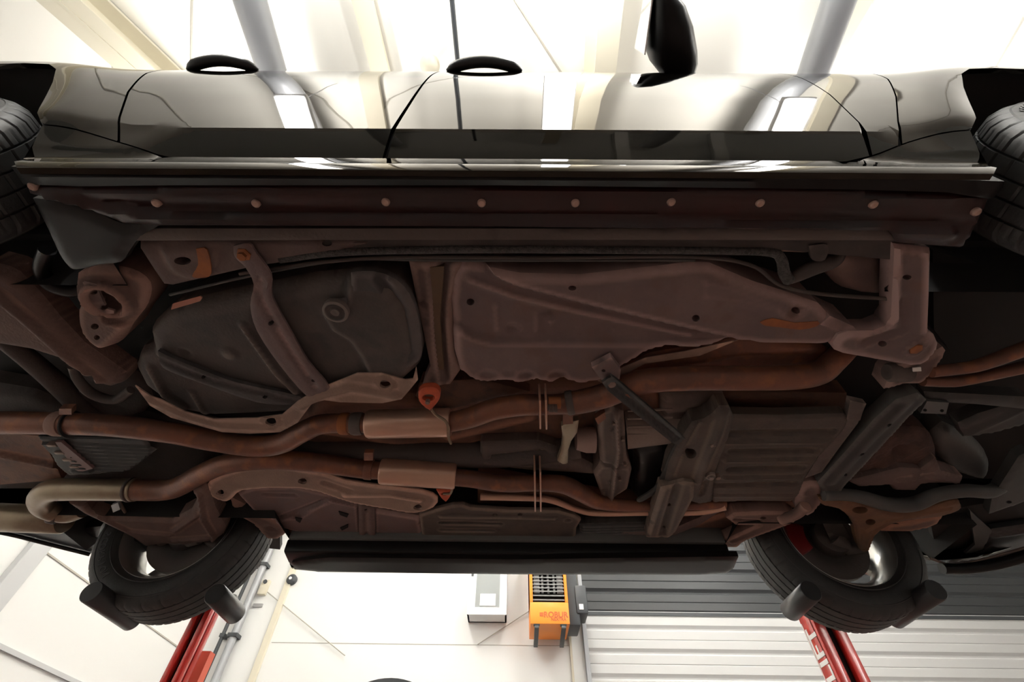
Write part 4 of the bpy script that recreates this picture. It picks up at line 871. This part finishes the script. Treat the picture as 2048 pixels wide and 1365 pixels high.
panel('bumper_beam', [(1850,786),(2060,797),(2060,822),(1960,812),(1855,805)], .955, M['rail'], CAR, thick=.04, edge=(.008,.006))
panel('mounting_tab', [(1854,803),(1898,806),(1892,829),(1841,827)], .945, mat('grey_primer_tab', (.10,.105,.105), .5), CAR, thick=.02, holes=[(1850,821,4,3),(1884,822,4,3)])
panel('radiator_support', [(1920,850),(1960,832),(2060,802),(2060,850),(1990,870),(1930,878)], .975, M['rail'], CAR, thick=.04, edge=(.01,.01), feats=[('rib',[(1930,870),(2050,815)],.01,.008)])
panel('engine_mount', [(1725,885),(1800,868),(1860,870),(1880,905),(1870,945),(1800,940),(1740,960),(1700,965)], .985, mat('fibrous_brown_pad', (.115,.065,.050), .85, bump=1.0, bscale=70, base2=(.07,.04,.034), nscale=18), CAR, thick=.06, edge=(.03,.03), rounded=3, feats=[('rib',[(1760,930),(1850,885)],.02,.012),('rib',[(1790,950),(1860,920)],.012,.012),('dim',(1800,900),.03,-.02)])
SF = panel('front_subframe', [(1698,966),(1745,955),(1775,947),(1803,940),(1844,942),(1875,920),(1885,946),(1929,957),(1918,971),(1880,968),(1844,970),(1833,983),(1789,983),(1780,972),(1717,976)], .955, M['dust'], CAR, thick=.05, edge=(.010,.010), res=.008, feats=[('rib',[(1800,960),(1860,952),(1915,962)],.010,.008),('dim',(1832,950),.012,.014)])
panel('steering_guard', [(1900,860),(1960,890),(1990,930),(1975,965),(1930,958),(1890,935),(1870,890)], 1.0, M['rail'], CAR, thick=.05, edge=(.04,.04), rounded=3)
panel('undertray_rail', [(1795,802),(1838,789),(1856,803),(1826,831),(1760,902),(1693,973),(1682,988),(1652,1000),(1637,968),(1690,910),(1751,841)], .925, M['rail'], CAR, thick=.04, edge=(.008,.007), res=.009,
      feats=[('rib',[(1815,805),(1740,880),(1665,965)],.022,.006)], holes=[(1777,848,6,4),(1723,907,6,4),(1691,950,4,3)])
panel('ball_joint', [(1601,971),(1642,968),(1650,999),(1640,1015),(1621,1034),(1600,1030),(1592,1010)], .935, M['dust'], CAR, thick=.06, edge=(.012,.012), rounded=2, feats=[('dim',(1612,1018),.014,.012),('dim',(1620,985),.012,-.01)])
pipe('stabiliser_bar', [(1645,990,.925,12),(1690,990,.925,12),(1724,995,.925,13),(1775,1009,.925,14),(1826,1009,.925,14),(1875,990,.925,13),(1929,982,.925,13),(1975,984,.93,13),(2000,975,.95,12)], M['rail'], CAR)
panel('lower_arm', [(1640,1000),(1690,1002),(1741,1015),(1792,1031),(1844,1025),(1912,1006),(1924,1012),(1922,1022),(1881,1036),(1820,1043),(1782,1052),(1754,1072),(1742,1101),(1732,1106),(1721,1104),(1713,1070),(1706,1045),(1676,1020),(1646,1014)], .912, M['rust'] if 0 else mat('rusty_forged_arm', (.15,.075,.042), .65, bump=.3, base2=(.20,.10,.05), nscale=10), CAR, thick=.035, edge=(.012,.012), res=.007, rounded=2, holes=[(1720,1021,16,7),(1741,1045,10,6)], feats=[('rib',[(1730,1095),(1735,1062),(1770,1044),(1900,1018)],.008,.006)])
panel('lower_arm', [(1765,1067),(1772,1053),(1826,1046),(1885,1032),(1882,1046),(1866,1056),(1826,1065)], .93, M['rustd'], CAR, thick=.03, edge=(.012,.01), rounded=2)
panel('tension_strut', [(1454,1040),(1470,1030),(1530,1027),(1580,1028),(1594,1036),(1592,1047),(1560,1058),(1500,1080),(1462,1092),(1450,1084),(1519,1053),(1470,1052)], .935, M['arm'], CAR, thick=.04, edge=(.010,.010), res=.007, feats=[('rib',[(1470,1041),(1520,1044)],.010,-.010),('rib',[(1465,1086),(1570,1048)],.008,.006)], holes=[(1526,1037,6,3)])
pipe('strut_link', [(1560,1040,.93,10),(1590,1030,.92,10),(1612,1012,.92,11)], M['arm'], CAR)
panel('inner_arch_panel', [(1452,1010),(1600,1008),(1600,1030),(1560,1060),(1490,1080),(1452,1040)], 1.0, M['rustd'], CAR, thick=.05, edge=(.02,.01))
# hub carriers of the far wheels
def knuckle(px, py, name):
    a = PZ(px, py, .94); c = np.array([math.copysign(WB, a[0]), Y0+TR_-.06, HT_+TIRE_R])
    MB().tube([a, (a+c)/2+np.array((0,.02,-.02)), c], [.018,.026,.045], 16).build(name, M['dark'], CAR)
knuckle(1730, 1098, 'hub_carrier'); knuckle(400, 1080, 'hub_carrier')
panel('splash_shield', [(1640,1035),(1680,1040),(1700,1075),(1700,1120),(1660,1080)], .97, M['dark'], CAR, thick=.004)
panel('undertray', [(2060,905),(2040,915),(1986,998),(1980,1031),(2060,1003)], .93, mat('scuffed_grey_undertray', (.040,.042,.041), .5, base2=(.052,.052,.05), nscale=12), CAR, thick=.03, edge=(.006,.005), holes=[(2018,1005,6,3)])
panel('arch_liner_tab', [(1940,1022),(1984,1062),(1976,1085),(1963,1103),(1925,1113),(1950,1090)], .955, mat('grey_liner_tab', (.055,.058,.057), .5), CAR, thick=.01)
panel('bumper_undertray', [(1986,1062),(2070,1050),(2070,1098),(2000,1112),(1950,1122),(1895,1129),(1930,1112),(1965,1102)], .95, M['black'], CAR, thick=.02, edge=(.01,.008), feats=[('rib',[(1990,1072),(2060,1062)],.008,.006)])
panel('front_liner', [(1858,1030),(1940,1012),(2080,990),(2080,1122),(1905,1130),(1874,1112)], .985, M['inner'], CAR, thick=.03)
def lip(pts, z, r, m='gloss'):
    P = spline([PZ(a, b, z) for a, b in pts], 6); return MB().tube(P, r, 14).build('bumper_lip', M[m], CAR)
lip([(1884,1138),(1930,1138),(1997,1128),(2080,1104)], .90, .022)
lip([(1862,1118),(1900,1130),(1950,1124),(2080,1088)], .93, .006, 'boltg')
# rear bumper edge on the far side
panel('rear_bumper_edge', [(-60,1048),(60,1052),(150,1060),(200,1056),(184,1108),(178,1112),(90,1092),(-60,1052)], .985, M['black'], CAR, thick=.04, edge=(.006,.006))
lip([(-60,1056),(20,1070),(100,1090),(180,1110)], .975, .008, 'black')
# rear far suspension arm
panel('rear_lower_arm', [(128,1004),(167,1012),(178,1027),(212,1038),(290,1042),(342,1044),(380,1024),(392,1000),(379,982),(407,973),(418,990),(426,1019),(448,1060),(444,1074),(424,1085),(369,1093),(330,1090),(290,1096),(262,1076),(219,1055),(164,1028)], .925, M['arm'], CAR, thick=.05, edge=(.016,.016), res=.009, rounded=1,
      feats=[('rib',[(400,990),(408,1040),(430,1075)],.014,.010),('rib',[(350,1062),(395,1030)],.014,.008),('rib',[(190,1030),(260,1062),(340,1070)],.010,.008),('rib',[(346,1080),(430,1074)],.010,.008)])
panel('brake_splash_plate', [(268,1078),(300,1068),(345,1072),(352,1090),(300,1104),(275,1098)], .94, M['inner'], CAR, thick=.02, rounded=2)
pipe('stabiliser_link', [(235,1000,.95,3),(262,1040,.95,3),(300,1075,.95,3)], M['boltg'], CAR)
panel('damper_bracket', [(222,1012),(236,1006),(240,1020),(226,1026)], .935, M['galv'], CAR, thick=.01)
pipe('rear_damper', [(275,1012,.99,12),(295,1035,.98,13),(330,1080,.96,14)], M['dark'], CAR)
panel('rear_floor_side', [(60,1062),(200,1012),(460,1010),(560,1060),(560,1100),(200,1060)], 1.12, M['inner'], CAR, thick=.03)

# ================================================================== LIFT COLUMNS with wheel forks
def lift(fcaps, colpx, dp, label, text, side):
    # fcaps: inner cap centre pixel, outer end pixel for each fork
    YC = 2.85
    a, b = PY(colpx[0], 1300, YC), PY(colpx[1], 1300, YC)
    x0, x1 = a[0], b[0]; w_ = x1-x0
    o = empty('lift_column', ((x0+x1)/2, YC, FLOOR_Z), label, 'vehicle lift', 'mobile lift columns')
    top = 1.14
    t_ = w_*.36
    mast = MB().box((x0, YC, FLOOR_Z), (x0+t_, YC+.04, top)).box((x1-t_, YC, FLOOR_Z), (x1, YC+.04, top)).box((x0, YC+.02, FLOOR_Z), (x0+.012, YC+.05+dp, top)).box((x1-.012, YC+.05, FLOOR_Z), (x1, YC+.05+dp, top)).box((x0, YC+.04+dp, FLOOR_Z), (x1, YC+.05+dp, top)).build('mast', M['red'], o, bevel=.006)
    MB().box((x0+.013, YC+.045, FLOOR_Z+.02), (x1-.013, YC+.06, top-.01)).build('inner_mast', M['inner'], o, smooth=False)
    MB().box((x0-.25, YC-.9, FLOOR_Z), (x0-.15, YC+.35, FLOOR_Z+.12)).box((x1+.15, YC-.9, FLOOR_Z), (x1+.25, YC+.35, FLOOR_Z+.12)).box((x0-.25, YC+.15, FLOOR_Z), (x1+.25, YC+.35, FLOOR_Z+.14)).build('base_frame', M['red'], o, smooth=False, bevel=.01)
    cx = (x0+x1)/2
    cb = MB().box((cx-.12, YC-.08, .99), (cx+.12, YC-.01, 1.12)).build('carriage', M['red'], o, bevel=.008)
    for (ca, ya, L) in fcaps:
        p = PY(*ca, ya); P = [p, p+np.array((0,.012,0)), p+np.array((0,L-.01,0)), p+np.array((0,L,0))]
        r = .037
        f = MB().tube([p, p+np.array((0,.004,0)), p+np.array((0,L-.004,0)), p+np.array((0,L,0))], [r*.93, r, r, r*.93], 32).build('fork_sleeve', mat('black_fork_sleeve', (.035,.036,.038), .35) if 'fork' not in M else M['fork'], o, angle=35)
        cxx = cx+math.copysign(.13, p[0]-cx)
        e = p+np.array((0,L-.03,.012)); m1 = np.array((p[0]+math.copysign(.13, cx-p[0]), max(e[1]+.10, 2.16), .80)); m2 = np.array((cx+math.copysign(.09, p[0]-cx), YC-.05, 1.04))
        MB().tube([e, (e+m1)/2, m1, (m1+m2)/2, m2], .018, 10).build('fork_arm', M['rail'], o)
    if text:
        text_mesh('lettering', text, .125, lambda px, py, pz: (x0-.001-pz, YC+.068+py, .80+px*1.15), M['sticker'], o, bold=.003)
        MB().box((x0-.0015, YC+.125, FLOOR_Z+1.2), (x0-.0005, YC+.132, 1.0)).build('stripe', M['sticker'], o, smooth=False)
    return o
M['fork'] = mat('black_fork_sleeve', (.035,.036,.038), .35)
L1 = lift([((182,1184), 1.78, .29), ((430,1188), 1.80, .20)], (350,385), .05, 'red lift column under the left far wheel, plain face', None, -1)
c = PY(388, 1320, 3.0); c2 = PY(422, 1303, 3.0)
MB().box((c[0]-.03, 3.0, FLOOR_Z), (c2[0], 3.06, c2[2])).build('side_cabinet', M['salmon'], L1, smooth=False)
L2 = lift([((1622,1182), 1.80, .20), ((1872,1180), 1.78, .29)], (1652,1711), .09, 'red lift column with white lettering in front of the roller door', 'SLIFT', 1)
